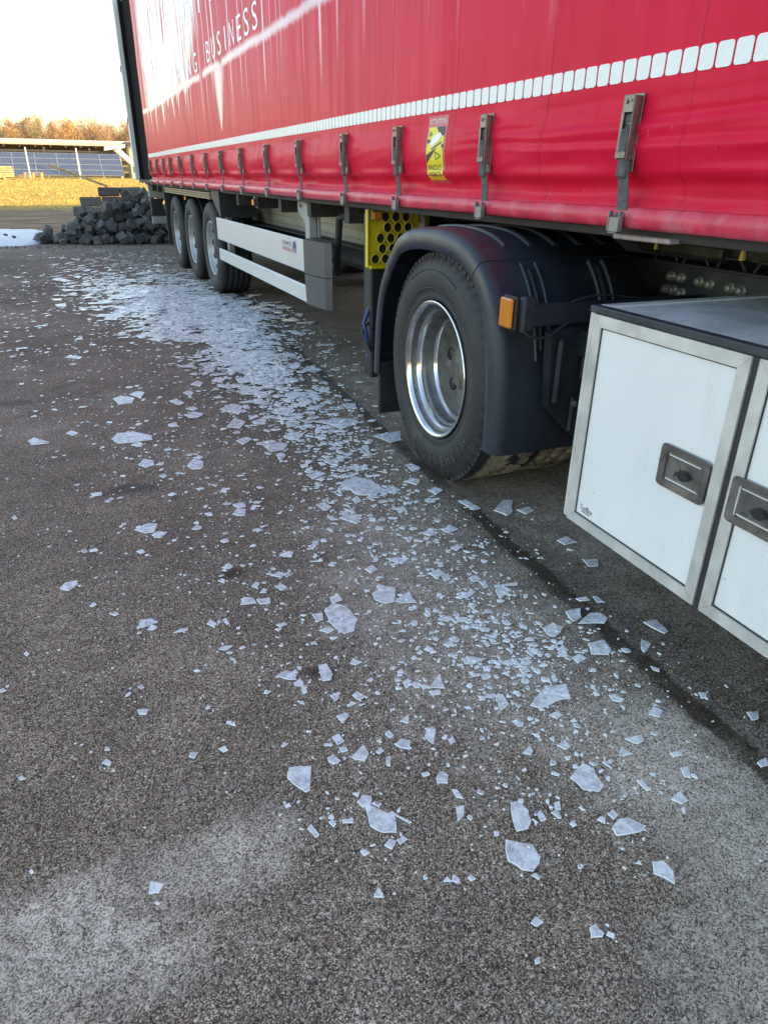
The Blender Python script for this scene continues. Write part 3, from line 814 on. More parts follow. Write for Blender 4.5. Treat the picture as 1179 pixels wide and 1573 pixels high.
st = sticker('warning_sticker', [(0, 0), (1, 0), (1, 1), (0, 1)], M_STRED, .0030, tl); st['label'] = 'yellow warning sticker with black lettering and a red border'
sticker('yellow_field', [(.05, .05), (.90, .05), (.90, .84), (.05, .84)], M_YEL, .0038, st)
for poly in ([(.45, .84), (.90, .84), (.90, .70), (.62, .74)], [(.05, .60), (.22, .62), (.22, .66), (.05, .67)], [(.05, .30), (.62, .54), (.05, .43)], [(.78, .57), (.90, .59), (.90, .51)], [(.30, .52), (.34, .50), (.80, .60), (.80, .63)]):
    sticker('black_shape', poly, M_BLK, .0045, st)
sticker('lorry_picture', [(.22, .60), (.32, .55), (.72, .66), (.78, .72), (.66, .76), (.36, .71)], M_PRINT, .0052, st)
for a, b_ in (((.52, .47), (.80, .41)), ((.80, .41), (.55, .355)), ((.55, .355), (.52, .47)), ((.14, .78), (.26, .74)), ((.26, .74), (.14, .71)), ((.14, .71), (.14, .78))):
    dx_, dy_ = b_[0]-a[0], b_[1]-a[1]; l_ = math.hypot(dx_, dy_); nx, ny = -dy_/l_*.012, dx_/l_*.008
    sticker('triangle_line', [(a[0]-nx, a[1]-ny), (b_[0]-nx, b_[1]-ny), (b_[0]+nx, b_[1]+ny), (a[0]+nx, a[1]+ny)], M_BLK, .0049, st)
stick_text('lettering', 'ANGLES', .10, .205, .72, .078, M_BLK, .0048, st)
stick_text('lettering', 'MORTS', .14, .10, .66, .078, M_BLK, .0048, st)
stick_text('lettering', 'ATTENTION', .06, .885, .84, .07, M_PRINT, .0045, st)

# body behind the curtain
M_STEEL = plain('grey_frame_paint', (.34, .35, .34), .55, var=.2, scale=5, dirt=((.16, .14, .12), .5))
M_PALEF = plain('pale_frame_paint', (.68, .69, .67), .5, var=.12, scale=5, dirt=((.25, .22, .2), .4))
M_BLACKP = plain('black_plastic', (.020, .021, .024), .55, var=.3, scale=10, bump=.2)
M_CHASS = plain('dark_chassis', (.035, .035, .037), .7, var=.35, scale=7, bump=.3, dirt=((.10, .085, .065), .6))
MB().box((.05, .70, 3.93), (2.5, 15.1, 4.0)).build('roof', M_PALEF, tl)
MB().box((.05, .62, 1.16), (2.5, .695, 3.93)).build('front_wall', M_PALEF, tl)
MB().box((2.50, .70, 1.16), (2.53, 15.0, 3.929)).build('far_curtain', M_HEM, tl)
MB().box((.10, .70, 1.10), (2.49, 15.0, 1.155)).build('floor', M_CHASS, tl)
MB().box((.06, .70, 1.10), (.098, 14.9, 1.19), bev=.004).build('side_rail', M_CHASS, tl)
MB().box((.12, 14.96, 1.16), (2.49, 15.06, 3.92)).build('rear_door', M_PALEF, tl)
MB().box((.05, 13.42, 1.19), (.12, 14.93, 3.92)).build('dark_gap_panel', plain('gap_shade_black', (.012, .012, .013), .95, var=.2, spec=.05), tl)  # black panel standing in for the shaded interior of the open gap
pil = MB().box((-.085, 14.98, 1.17), (-.006, 15.16, 4.02), bev=.008).build('corner_pillar', M_WHITEP, tl)
MB().box((-.0055, 14.94, 1.18), (.07, 15.10, 4.0), bev=.01).build('gap_shade_strip', plain('strip_shade_black', (.015, .015, .016), .9, var=.2, spec=.08), tl)  # black strip painted in for the dark interior beside the pillar
for z in (1.30, 2.1, 2.9): MB().box((-.10, 15.03, z), (-.0855, 15.10, z+.10), bev=.004).build('hinge', M_GALV, pil)
MB().box((-.03, 13.4, 1.13), (.04, 15.0, 1.185), bev=.006).build('rear_rail', M_CHASS, tl)

# chassis
g = G('beige_chassis_beam'); o = g.sep(g.obj())
def dots(per, r0):
    a = g.math('SUBTRACT', g.math('FRACT', g.math('DIVIDE', o[1], per)), .5); b = g.math('SUBTRACT', g.math('FRACT', g.math('DIVIDE', o[2], per*1.15)), .5)
    return g.step(g.math('SQRT', g.math('ADD', g.math('MULTIPLY', a, a), g.math('MULTIPLY', b, b))), r0, r0*.6)
M_BEAM = g.p(base=g.mix(dots(.062, .17), g.mix(g.lin(g.noise(5, 5, .6), .3, .7, 0, 1), (.30, .27, .21), (.42, .385, .31)), (.03, .028, .025)), rough=.6)
MB().box((.60, 4.3, .78), (.64, 9.2, 1.098), bev=.004).build('chassis_beam', M_BEAM, tl)
MB().box((.50, 4.3, .765), (.75, 9.2, .779)).build('beam_flange', M_CHASS, tl)
MB().box((1.86, 1.2, .78), (1.90, 14.6, 1.098)).build('chassis_beam', M_CHASS, tl)
MB().box((.60, 9.21, .72), (.66, 14.6, 1.098)).build('chassis_beam', M_CHASS, tl)
cm = MB().box((.10, -.04, 1.0), (2.45, .04, 1.098)).mesh('cross_member', M_CHASS)
for k in range(14): link('cross_member', cm, tl, (0, 4.4+k*.76, 0))
MB().box((.85, 4.6, .50), (1.75, 8.0, .92), bev=.05).build('equipment_box', M_BLACKP, tl)

# running gear
M_TYRE = plain('tyre_rubber', (.024, .024, .026), .72, var=.25, scale=7, bump=.25, dirt=((.055, .052, .048), .8), fine=300)
M_RIM = plain('steel_rim', (.36, .37, .38), .45, .6, var=.2, scale=12, bump=.1, dirt=((.20, .19, .18), .5))
def trailer_wheel():
    root = MB().lathe([(.03, .302), (.018, .297), (.024, .286), (.045, .279), (.060, .268), (.145, .192), (.160, .16)], 48).mesh('wheel', M_RIM)
    tp = [(.045, .297), (.018, .315), (.0, .36), (-.006, .40), (.004, .45), (.022, .485), (.04, .497)]
    for k in range(5):
        a = .045 + k*.062
        tp += [(a+.004, .501), (a+.05, .503), (a+.052, .489), (a+.060, .489)]
    tp += [(.36, .497), (.38, .45), (.385, .40), (.37, .33), (.34, .297)]
    ty = MB().lathe(tp, 72, zmin=-.492).mesh('tyre', M_TYRE)
    hh = MB().lathe([(-.004, 0), (-.004, .040), (.012, .042)], 14).mesh('hand_hole', M_BLK)
    hub = MB().lathe([(.162, .165), (.150, .13), (.10, .12), (.06, .105), (.05, .0)], 28).mesh('hub_cap', M_CHASS)
    ln = MB().lathe([(-.02, 0), (-.018, .012), (.02, .014)], 6).mesh('lug_nut', M_GALV)
    return root, ty, hh, ln, hub
TW = trailer_wheel()
def put_wheel(x, y, z, flip=False, detail=True):
    o_ = link('wheel', TW[0], tl, (x, y, z)); o_.rotation_euler = (0, 0, math.pi if flip else 0)
    link('tyre', TW[1], o_); link('hub_cap', TW[4], o_)
    if detail:
        for k in range(10):
            a = 2*math.pi*k/10 + .2
            h_ = link('hand_hole', TW[2], o_, (.1015, .230*math.cos(a), .230*math.sin(a))); h_.rotation_euler = Vector((.667, .745*math.cos(a), .745*math.sin(a))).to_track_quat('X', 'Z').to_euler()
            link('lug_nut', TW[3], o_, (.148, .145*math.cos(a+.3), .145*math.sin(a+.3)))
    return o_
WY = [8.68, 9.99, 11.30]
for y in WY:
    put_wheel(.02, y, .492); put_wheel(2.50, y, .492, True, False)
    MB().tube([(.2, y, .492), (2.3, y, .492)], .07, 10).build('axle', M_CHASS, tl)
    MB().lathe([(0, .0), (0, .13), (.06, .15), (.12, .13), (.18, .15), (.2, 0)], 20, M=Matrix.Translation((.68, y+.35, .78)) @ Matrix.Rotation(math.radians(-90), 4, 'Y')).build('air_spring', M_BLACKP, tl)
# mudguards and the brown-slatted load box above the wheels
MB().box((.0, 12.02, .26), (.42, 12.05, 1.09), bev=.005).build('mudflap', M_BLACKP, tl)
MB().prism([(7.92, .86), (7.97, .86), (8.36, 1.06), (8.32, 1.12), (7.95, 1.12)], .02, .42).build('mudguard', M_BLACKP, tl)
M_SLAT = plain('brown_slat', (.30, .22, .12), .55, var=.3, scale=10)  # brown slats, with the sunlit field's reflection painted into the colour
slat = MB().box((0, 8.45, 0), (.03, 12.2, .020), bev=.003).mesh('slat', M_SLAT)
for k in range(3): link('slat', slat, tl, (.015, 0, 1.025+k*.0245))
MB().box((.05, 8.45, 1.02), (.40, 12.2, 1.095)).build('load_box', M_CHASS, tl)
# side guard
M_ANOD = plain('anodised_aluminium', (.70, .71, .72), .36, .35, var=.02, scale=2, bump=.03, rvar=.03)
up = MB().box((.02, 5.06, .631), (.045, 8.19, .853), bev=.006).build('side_guard_panel', M_ANOD, tl)
lw = MB().box((.02, 5.04, .418), (.045, 8.17, .538), bev=.006).build('side_guard_panel', M_ANOD, tl)
cap = MB().add([(.016, 5.062, .625), (.016, 4.78, .637), (.022, 4.62, .645), (.05, 4.55, .65), (.016, 5.062, .858), (.016, 4.78, .864), (.022, 4.62, .868), (.05, 4.55, .87), (.10, 5.06, .65), (.10, 5.06, .87)],
    [(0,4,5,1),(1,5,6,2),(2,6,7,3),(3,7,9,8),(0,8,9,4),(4,9,7,6,5),(0,1,2,3,8)])
cap.add([(.016, 5.03, .415), (.016, 4.78, .424), (.022, 4.63, .43), (.05, 4.56, .435), (.016, 5.055, .619), (.016, 4.78, .631), (.022, 4.62, .639), (.05, 4.55, .644), (.10, 5.06, .44), (.10, 5.06, .644)],
    [(0,4,5,1),(1,5,6,2),(2,6,7,3),(3,7,9,8),(0,8,9,4),(4,9,7,6,5),(0,1,2,3,8)])
cap.build('guard_end_cap', plain('dark_grey_plastic', (.060, .062, .066), .5, var=.2, scale=8, bump=.15), tl)
for y in (5.22, 8.05):
    b = MB().box((.10, y-.05, .40), (.16, y+.05, 1.09), bev=.006).build('guard_post', M_STEEL, tl)
    MB().prism([(y-.07, 1.09), (y+.42, 1.09), (y+.42, 1.02), (y+.06, .86), (y-.07, .86)], .165, .185).build('gusset', M_STEEL, b)
    for (yy, zz) in ((y+.02, 1.04), (y+.02, .93), (y+.2, 1.04), (y+.33, 1.06)):
        MB().lathe([(-.014, 0), (-.012, .012), (.0, .014)], 6, M=Matrix.Translation((.164, yy, zz))).build('bolt', M_GALV, b)
M_BLUE = plain('blue_print', (.05, .07, .22), .4, var=.1, bump=.03); M_REDP = plain('red_print', (.62, .05, .04), .4, var=.1, bump=.03)
def flat_text(name, body, yl, z0, wdt, hgt, x, mat, parent):
    vs, fs = text_mb(body, 1); mx = max(p[0] for p in vs); my = max(p[1] for p in vs)
    return MB().add([(x, yl - p[0]/mx*wdt, z0 + p[1]/my*hgt) for p in vs], fs).build(name, mat, parent, fix=False)
flat_text('lettering', 'SCHMITZ', 5.62, .785, .26, .028, .0185, M_BLUE, up)
flat_text('lettering', 'CARGOBULL', 5.62, .745, .26, .026, .0185, M_REDP, up)
MB().prism([(5.34, .745), (5.33, .80), (5.31, .825), (5.27, .83), (5.25, .80), (5.262, .745), (5.28, .745), (5.285, .775), (5.315, .775), (5.32, .745)], .0175, .0195).build('emblem', M_BLUE, up)
# amber side markers under the rail
M_AMB = G('amber_lens'); M_AMB = M_AMB.p(base=(.85, .26, .02), rough=.18, coat=.8, trans=.15)
def marker(x, y, z, w_=.06, h_=.05):
    b = MB().box((x, y-w_/2-.006, z-h_/2-.006), (x+.02, y+w_/2+.006, z+h_/2+.006), bev=.003).build('marker_lamp', M_BLACKP, tl)
    MB().box((x-.014, y-w_/2, z-h_/2), (x-.0005, y+w_/2, z+h_/2), bev=.005).build('lens', M_AMB, b)
    MB().box((x+.004, y-.02, z+h_/2+.0065), (x+.016, y+.02, 1.10)).build('bracket', M_GALV, b)
marker(.04, 6.53, 1.055)
b = MB().box((.082, 3.952, 1.040), (.150, 3.974, 1.098), bev=.004).build('marker_lamp', M_GALV, tl); MB().box((.088, 3.936, 1.042), (.144, 3.9515, 1.088), bev=.006).build('lens', M_AMB, b)
marker(.05, 10.3, .99)
# yellow perforated plate with its post, crank and hoses
M_YELP = plain('yellow_paint', (.72, .55, .02), .5, var=.15, scale=9, bump=.15, dirt=((.20, .15, .05), .6))
yp = MB().box((.07, 3.975, .78), (.40, 3.99, 1.098), bev=.003)
yp.box((.058, 3.955, .78), (.0695, 3.99, 1.098), bev=.003).box((.07, 3.93, .775), (.40, 3.974, .795), bev=.003)
yp = yp.build('perforated_plate', M_YELP, tl)
rn = MB().lathe([(-.004, .034), (-.012, .031), (-.012, .026), (.002, .026)], 16).mesh('hole_rim', M_YELP); hl = MB().lathe([(0, 0), (0, .0262)], 16).mesh('hole', M_BLK)
for r_ in range(5):
    for c in range(4):
        x = .115 + r_*.016 + c*.066 + (.030 if r_ % 2 else 0); z = .826 + r_*.058
        if x > .375: continue
        a = link('hole_rim', rn, yp, (x, 3.9715, z), (0, 0, math.pi/2)); b = link('hole', hl, yp, (x, 3.9735, z), (0, 0, math.pi/2))
MB().box((.10, 4.0, .10), (.22, 4.12, 1.08), bev=.01).build('landing_leg', M_BLACKP, tl)
MB().tube([(.26, 4.75, 1.03), (.20, 4.80, 1.01), (.30, 5.15, .60)], .026, 8).tube([(.26, 4.78, 1.06), (.26, 4.4, 1.02)], .016, 8).build('crank', M_CHASS, tl)
M_HOSE = plain('blue_hose', (.02, .06, .20), .5)
MB().tube([(.12, 4.05, .55), (.06, 4.02, .45), (.08, 4.0, .34), (.14, 4.04, .30), (.10, 4.06, .22)], .012, 7).build('hose', M_HOSE, tl)
MB().tube([(.14, 4.05, .48), (.05, 4.03, .40), (.10, 4.0, .28), (.16, 4.05, .24)], .010, 7).build('hose', M_BLACKP, tl)
MB().box((.02, 1.60, 1.098), (.20, 1.84, 1.112), bev=.004).build('support_plate', plain('dusty_plate', (.42, .34, .33), .7, var=.3, scale=30, dirt=((.16, .11, .10), .6)), tl)
# rear underrun guard
MB().box((.06, 14.45, .44), (2.4, 14.55, .56), bev=.01).build('underrun_bar', M_STEEL, tl)
MB().box((.06, 14.5, .88), (2.4, 14.62, 1.10), bev=.01).build('rear_beam', M_STEEL, tl)
MB().box((.08, 14.57, .58), (.30, 14.70, .86), bev=.01).build('lamp_housing', M_BLACKP, tl)
for x in (.5, 1.9): MB().box((x, 14.46, .565), (x+.08, 14.56, .875)).build('underrun_post', M_STEEL, tl)
MB().tube([(.5, 13.2, .55), (2.1, 13.2, .55)], .16, 16).build('air_tank', M_CHASS, tl)
# ------------------------------------------------------------------ tractor unit
tk_ = thing('truck_tractor', 'rear of a dark truck tractor with drive wheel, black mudguard and white toolbox', 'truck', (1.4168, 2.6801, 0), -.0342)
M_RIMA = plain('polished_aluminium', (.80, .81, .82), .16, 1.0, var=.10, scale=14, bump=.05, dirt=((.40, .39, .37), .35))
M_DISC = plain('dull_wheel_disc', (.10, .095, .088), .75, .2, var=.4, scale=18, bump=.4, dirt=((.24, .22, .19), .8))
def mat_drive():
    g = G('drive_tyre_rubber'); o = g.sep(g.obj()); R = g.math('SQRT', g.math('ADD', g.math('MULTIPLY', o[1], o[1]), g.math('MULTIPLY', o[2], o[2])))
    n = g.noise(9, 6, .65); f = g.noise(240, 3, .6)
    c = g.mix(g.lin(n, .3, .7, 0, 1), (.018, .019, .021), (.034, .034, .036))
    tread = g.step(R, .482, .496)
    inner = g.step(o[0], .06, .12)
    mud = g.math('MULTIPLY', g.math('MULTIPLY', tread, inner), g.step(g.noise(11, 6, .7), .36, .52))
    mud = g.math('MAXIMUM', mud, g.math('MULTIPLY', g.step(g.noise(3.5, 6, .75), .60, .72), .30))
    c = g.mix(mud, c, g.mix(g.noise(40, 4, .6), (.22, .175, .115), (.50, .41, .29)))
    rg = g.math('SINE', g.math('MULTIPLY', R, 700))
    return g.p(base=c, rough=g.lin(mud, 0, 1, .62, .95), nrm=g.bump(g.math('ADD', f, g.math('ADD', g.math('MULTIPLY', n, .8), g.math('MULTIPLY', rg, .12))), .3, .003))
M_DRV = mat_drive()
WZ = .4877
rimp = [(.020, .298), (.006, .303), (.004, .296), (.012, .286), (.026, .280), (.042, .276), (.047, .262), (.055, .254), (.074, .252), (.080, .242), (.088, .238), (.118, .236), (.122, .226), (.132, .218), (.160, .215)]
rim = MB().lathe(rimp[:5], 72).lathe(rimp[6:9], 72).lathe(rimp[12:], 72).mesh('wheel', M_RIMA, fix=False)
M_BAND = plain('dark_reflection_band', (.15, .15, .148), .42, .7, var=.35, scale=16, bump=.15, dirt=((.09, .085, .08), .6))  # rim metal darkened to paint in the barrel's dark reflections
band = MB().lathe(rimp[4:7], 72).lathe(rimp[8:13], 72).mesh('rim_band', M_BAND, fix=False)
disc = MB().lathe([(.150, .2175), (.134, .208), (.140, .195), (.162, .165), (.170, .14), (.172, .105), (.150, .098), (.142, .085), (.14, 0)], 48).mesh('wheel_disc', M_DISC)
tp = [(.040, .296), (.016, .306), (.008, .325), (.012, .332), (.004, .345), (-.002, .375), (-.005, .40), (-.002, .43), (.002, .437), (.006, .45), (.016, .474), (.026, .488), (.034, .496),
      (.075, .500), (.079, .488), (.088, .488), (.092, .501), (.146, .502), (.150, .489), (.158, .489), (.162, .502), (.214, .501), (.218, .488), (.226, .488), (.230, .500), (.276, .496), (.286, .487), (.300, .44), (.305, .40), (.296, .34), (.27, .296)]
def lug(k, i, x, r):
    if 11 <= i <= 24:
        ph = (k + (1 if x > .1 else 0) + (1 if x > .18 else 0)) % 4
        if i in (11, 12, 13, 16, 17, 20, 21, 24) and ph == 0: r -= .017
    if i in (25, 26) and k % 4 == 1: r -= .010
    if i in (10,) and k % 4 == 0: r -= .012
    return r
tyre = MB().lathe(tp, 208, mod=lug, zmin=-WZ).mesh('tyre', M_DRV)
hh = MB().lathe([(-.003, 0), (-.004, .030), (.01, .032)], 20).mesh('hand_hole', M_BLK)
def drive_wheel(x, flip, detail, name='wheel'):
    o_ = link(name, rim, tk_, (x, 0, WZ)); 
    if flip: o_.rotation_euler = (0, 0, math.pi)
    link('tyre', tyre, o_); link('wheel_disc', disc, o_); link('rim_band', band, o_)
    if detail:
        for k in range(6):
            a = 2*math.pi*k/6 + math.radians(15)
            link('hand_hole', hh, o_, (.1655, .139*math.cos(a), .139*math.sin(a)))

    return o_
dw = drive_wheel(0, False, True); dw['label'] = 'outer drive wheel with polished deep-dish rim'
drive_wheel(.64, True, False); drive_wheel(1.86, False, False); drive_wheel(2.50, True, False)
MB().tube([(.2, 0, WZ), (2.3, 0, WZ)], .10, 12).build('axle', M_CHASS, tk_)
# raised lettering on the sidewall, running clockwise with its feet towards the hub
M_LET = plain('tyre_lettering', (.075, .075, .077), .6, var=.2)
for k, ch in enumerate('MICHELIN'):
    mb = MB()
    vs, fs = text_mb(ch, .066, .72, .0025)
    mx = max(p[0] for p in vs); a = math.radians(-32 - k*8.6)     # angle from +Y... measured in the wheel plane
    th = a                                                         # seen from the yard, -Y is to the right
    c, s = math.cos(th), math.sin(th)
    rad = Vector((0, -c, s)); tan = Vector((0, s, c))              # tan = clockwise seen from outside
    for (f_off,) in ((0,),):
        mb.add([Vector((-.0062, 0, 0)) + rad*(.385 + y_) + tan*(x_-mx/2) + Vector((-z_, 0, 0)) for x_, y_, z_ in vs], fs)
    mb.build('sidewall_letter', M_LET, dw, fix=False)
mb = MB()
arc = [math.radians(a) for a in range(62, 128, 6)]
mb.tube([(-.003, -.43*math.cos(a), .43*math.sin(a)) for a in arc], .0022, 6).tube([(.001, -.355*math.cos(a), .355*math.sin(a)) for a in arc], .003, 6)
mb.build('sidewall_rib', M_DRV, dw)
mb = MB()
for k in range(84):                                                # shoulder blocks of the tread
    a = 2*math.pi*k/84
    if math.sin(a)*.5 < -.46: continue
    for j, (x0, x1, da) in enumerate(((.006, .066, 0), (.238, .296, .02), (.096, .142, .045), (.166, .210, .02))):
        Mx = Matrix.Rotation(a+da, 4, 'X') @ Matrix.Translation((0, .494, 0)) @ Matrix.Rotation(rnd.uniform(-.05, .05), 4, 'Y')
        if j == 0: mb.prism([(-.012, -.0130), (.0055, -.0130), (.0055, .0130), (-.012, .0130)], x0+.018, x1, axis=0, M=Mx)
        else: mb.box((x0, -.01, -.0125), (x1, .0095, .0125), M=Mx)
tag(mb.build('tread_blocks', M_DRV, dw), kind='stuff')

# mudguard, three pieces with gaps between them
M_GUARD = plain('black_mudguard', (.022, .028, .043), .42, var=.22, scale=6, bump=.12, dirt=((.055, .055, .055), .5), fine=220)
path = [(.655, .34), (.640, .50), (.618, .65), (.575, .78), (.50, .885), (.42, .965), (.345, 1.025), (.235, 1.06), (.08, 1.078), (-.10, 1.080), (-.25, 1.064), (-.38, 1.02), (-.48, .945), (-.555, .83), (-.605, .66), (-.628, .48), (-.632, .312)]
def dense(pts, n):
    P = [Vector((0, *p)) for p in pts]; out = []
    for i in range(len(P)-1):
        p0, p1, p2, p3 = P[max(0, i-1)], P[i], P[i+1], P[min(len(P)-1, i+2)]
        for k in range(n):
            t = k/n; out.append(.5*((2*p1) + (p2-p0)*t + (2*p0-5*p1+4*p2-p3)*t*t + (3*p1-p0-3*p2+p3)*t**3))
    out.append(P[-1]); return out
DP = dense(path, 5)
def sweep(idx0, idx1, sec):
    vs = []; fs = []; n = len(sec); pts = DP[idx0:idx1+1]
    for i, p in enumerate(pts):
        j = idx0+i; t = (DP[min(j+1, len(DP)-1)] - DP[max(j-1, 0)]).normalized()
        nr = Vector((0, -t.z, t.y))
        if nr.dot(p - Vector((0, 0, .5))) < 0: nr = -nr
        for (x, d) in sec: vs.append((x, p.y + nr.y*d, p.z + nr.z*d))
    for i in range(len(pts)-1):
        for k in range(n): fs.append((i*n+k, i*n+(k+1) % n, (i+1)*n+(k+1) % n, (i+1)*n+k))
    m = MB().add(vs, fs, True)
    m.add(vs[:n], [tuple(range(n))[::-1]]); m.add(vs[-n:], [tuple(range(n))])
    return m
sec = [(-.030, -.088), (-.034, -.06), (-.032, -.03), (-.024, -.012), (-.008, -.002), (.02, 0), (.10, .001), (.64, .001), (.64, -.006), (.02, -.008), (-.012, -.022), (-.020, -.04), (-.022, -.088)]
cutA, cutB = 21, 57
sweep(0, cutA, sec).build('mudguard_rear', M_GUARD, tk_); mt_ = sweep(cutA, cutB, [(x-.002, d+.003) for x, d in sec]).build('mudguard_top', M_GUARD, tk_); mf_ = sweep(cutB, len(DP)-1, sec).build('mudguard_front', M_GUARD, tk_)
for x in (.10, .21, .32, .43, .54):
    sweep(36, 54, [(x, -.001), (x+.006, .012), (x+.024, .012), (x+.030, -.001)]).build('rib', M_GUARD, mt_)
for x in (.12, .42):
    for dx in (0, .062): sweep(58, 70, [(x+dx, -.001), (x+dx+.003, .014), (x+dx+.013, .014), (x+dx+.016, -.001)]).build('rib', M_GUARD, mf_)
    sweep(59, 69, [(x+.026, -.001), (x+.026, .007), (x+.05, .007), (x+.05, -.001)]).build('channel', M_BLACKP, mf_)
mfp = MB().box((-.02, .575, .115), (.60, .60, .40), bev=.006).build('mudflap', M_BLACKP, tk_)
# the far-side mudguard, simply the same arch
for a in (sweep(0, len(DP)-1, [(1.83, 0), (2.47, 0), (2.47, -.02), (1.83, -.02)]),): a.build('mudguard_far', M_GUARD, tk_)

# moulded carrier, bracket arm and amber lamp in front of the mudguard
M_DARKP = plain('dark_blue_plastic', (.020, .024, .033), .42, var=.3, scale=8, bump=.2)
arm = MB().box((.03, -.700, .805), (.80, -.672, .880), bev=.006).box((-.002, -.700, .785), (.05, -.660, .905), bev=.008).build('bracket_arm', M_DARKP, tk_)
for x in (.12, .17, .28, .33, .40, .52, .60): MB().tube([(x, -.7025, .845), (x, -.700, .845)], .009, 10).build('hole', M_BLK, arm)
lh = MB().box((-.018, -.674, .790), (-.0022, -.586, .904), bev=.005).build('marker_lamp', M_BLACKP, tk_); lh['label'] = 'rectangular amber side marker lamp'
MB().box((-.034, -.668, .797), (-.0185, -.592, .897), bev=.006).build('lens', M_AMB, lh)
MB().tube([(.0, -.69, .795), (.03, -.705, .775), (.07, -.71, .768), (.11, -.71, .775), (.15, -.71, .80), (.19, -.703, .82)], .0055, 7).build('cable', M_BLACKP, tk_)
MB().tube([(.20, -.69, .882), (.26, -.69, .896), (.32, -.69, .899), (.40, -.69, .893), (.48, -.69, .882)], .005, 7).build('cable', M_BLACKP, tk_)
car = MB().prism([(.13, .775), (.20, .79), (.55, .79), (.70, .79), (.70, .36), (.30, .36), (.15, .50)], -.690, -.645, axis=1)
car.box((.155, -.712, .52), (.185, -.688, .76), bev=.01).box((.26, -.72, .60), (.50, -.688, .70), bev=.012).box((.24, -.705, .40), (.62, -.688, .54), bev=.01)
car.tube([(.24, -.72, .74), (.56, -.72, .74)], .045, 14)
car = car.build('moulded_carrier', M_DARKP, tk_)
for x, z in ((.33, .565), (.37, .565), (.41, .565), (.45, .565), (.49, .572), (.46, .735), (.50, .735), (.30, .45), (.34, .43)): MB().tube([(x, -.7225, z), (x, -.7065, z)], .006, 8).build('hole', M_BLK, car)
MB().tube([(.25, -.712, .515), (.25, -.704, .515)], .011, 10).build('bolt', M_GALV, car)

# frame rail with its bolts, and the fifth-wheel plate above
M_FRAME = plain('frame_paint', (.030, .033, .038), .5, var=.3, scale=7, bump=.25, dirt=((.10, .09, .07), .5))
rail = MB().box((.86, -3.6, .70), (.90, 1.1, .965), bev=.004).box((.80, -3.6, .9655), (.94, 1.1, .975), bev=.003).build('frame_rail', M_FRAME, tk_)
MB().box((1.56, -3.6, .70), (1.60, 1.1, .975)).build('frame_rail', M_FRAME, tk_)
bolt = MB().lathe([(-.028, 0), (-.028, .013), (-.024, .0155), (-.008, .0155), (-.008, .021), (0, .021)], 6).mesh('bolt', plain('plated_bolt', (.34, .32, .27), .5, .5, var=.3, scale=40, dirt=((.14, .12, .09), .6)))
for y, z in ((-.446, .915), (-.501, .914), (-.598, .911), (-.652, .908), (-.75, .907), (-.802, .905), (-.516, .858), (-.470, .862), (-.43, .862), (-.95, .90), (-1.0, .90)): link('bolt', bolt, rail, (.8595, y, z))
hb = MB().tube([(.83, -.20, .976), (.83, -.22, 1.01), (.83, -.30, 1.012), (.83, -.33, .976)], .007, 6).mesh('clip', M_FRAME)
for y in (-.16, -.32, -.49, -.66): link('clip', hb, rail, (0, y, 0))
fw = MB().prism([(-1.0, 1.00), (-.2, 1.02), (-.1, 1.05), (-.25, 1.075), (-.95, 1.075), (-1.05, 1.03)], .86, 1.62)
fw.box((.80, -.72, 1.00), (.87, -.28, 1.05), bev=.01).build('fifth_wheel', plain('greasy_steel', (.075, .07, .055), .5, .4, var=.4, scale=9, bump=.3), tk_)
M_BRASS = plain('brass_fitting', (.36, .27, .10), .4, .7, var=.3)
for y in (-.40, -.83): MB().tube([(.79, y, 1.015), (.79, y, 1.055)], [.016, .011], 8).build('grease_nipple', M_BRASS, tk_)
MB().tube([(.80, -.40, 1.06), (.80, -.55, 1.075), (.80, -.70, 1.07), (.80, -.80, 1.06)], .011, 7).build('air_line', M_BLACKP, tk_)
MB().box((1.0, -3.4, .40), (1.55, .6, .69), bev=.03).build('gearbox_housing', M_CHASS, tk_)
MB().tube([(1.25, -3.3, .62), (1.25, -.3, .52)], .07, 10).build('drive_shaft', M_CHASS, tk_)

# white toolbox on the side
M_WPAN = plain('white_panel', (.82, .835, .84), .34, var=.03, scale=3, bump=.06, dirt=((.62, .61, .58), .22))
M_BRUSH = plain('brushed_profile', (.66, .65, .62), .42, .30, var=.12, scale=12, bump=.08, dirt=((.26, .24, .21), .35))
M_GREYTOP = plain('grey_lid_sheet', (.62, .66, .68), .24, .1, var=.18, scale=4, bump=.08, dirt=((.42, .44, .44), .4))
M_SST = plain('stainless_latch', (.31, .30, .29), .33, .9, var=.2, scale=20, bump=.1)
M_GASK = plain('rubber_gasket', (.035, .035, .036), .7, var=.3)
g = G('white_panel'); n_ = g.noise(3, 5, .6); sp_ = g.noise(75, 2, .5); st_ = g.noise(9, 6, .7, st=(1, 1, .25))
c_ = g.mix(g.lin(n_, .3, .7, 0, 1), (.80, .815, .82), (.85, .86, .865))
c_ = g.mix(g.math('MULTIPLY', g.step(st_, .56, .78), .28), c_, (.58, .56, .52))
c_ = g.mix(g.math('MULTIPLY', g.step(sp_, .755, .785), .6), c_, (.22, .20, .18))
M_WPAN = g.p(base=c_, rough=g.lin(n_, .3, .7, .28, .42), nrm=g.bump(g.noise(5, 3, .5), .10, .01))
BX, BY, BZ0, BZ1 = .030, -1.013, .237, .922
tb = MB().box((BX+.022, BY-2.36, BZ0+.004), (.83, BY-.004, BZ1-.012)).build('toolbox', M_BRUSH, tk_); tb['label'] = 'white panelled aluminium toolbox with two latched doors'
MB().box((BX+.034, BY-2.34, BZ1-.0115), (.80, BY-.04, BZ1+.004), bev=.003).build('lid', M_GREYTOP, tb)
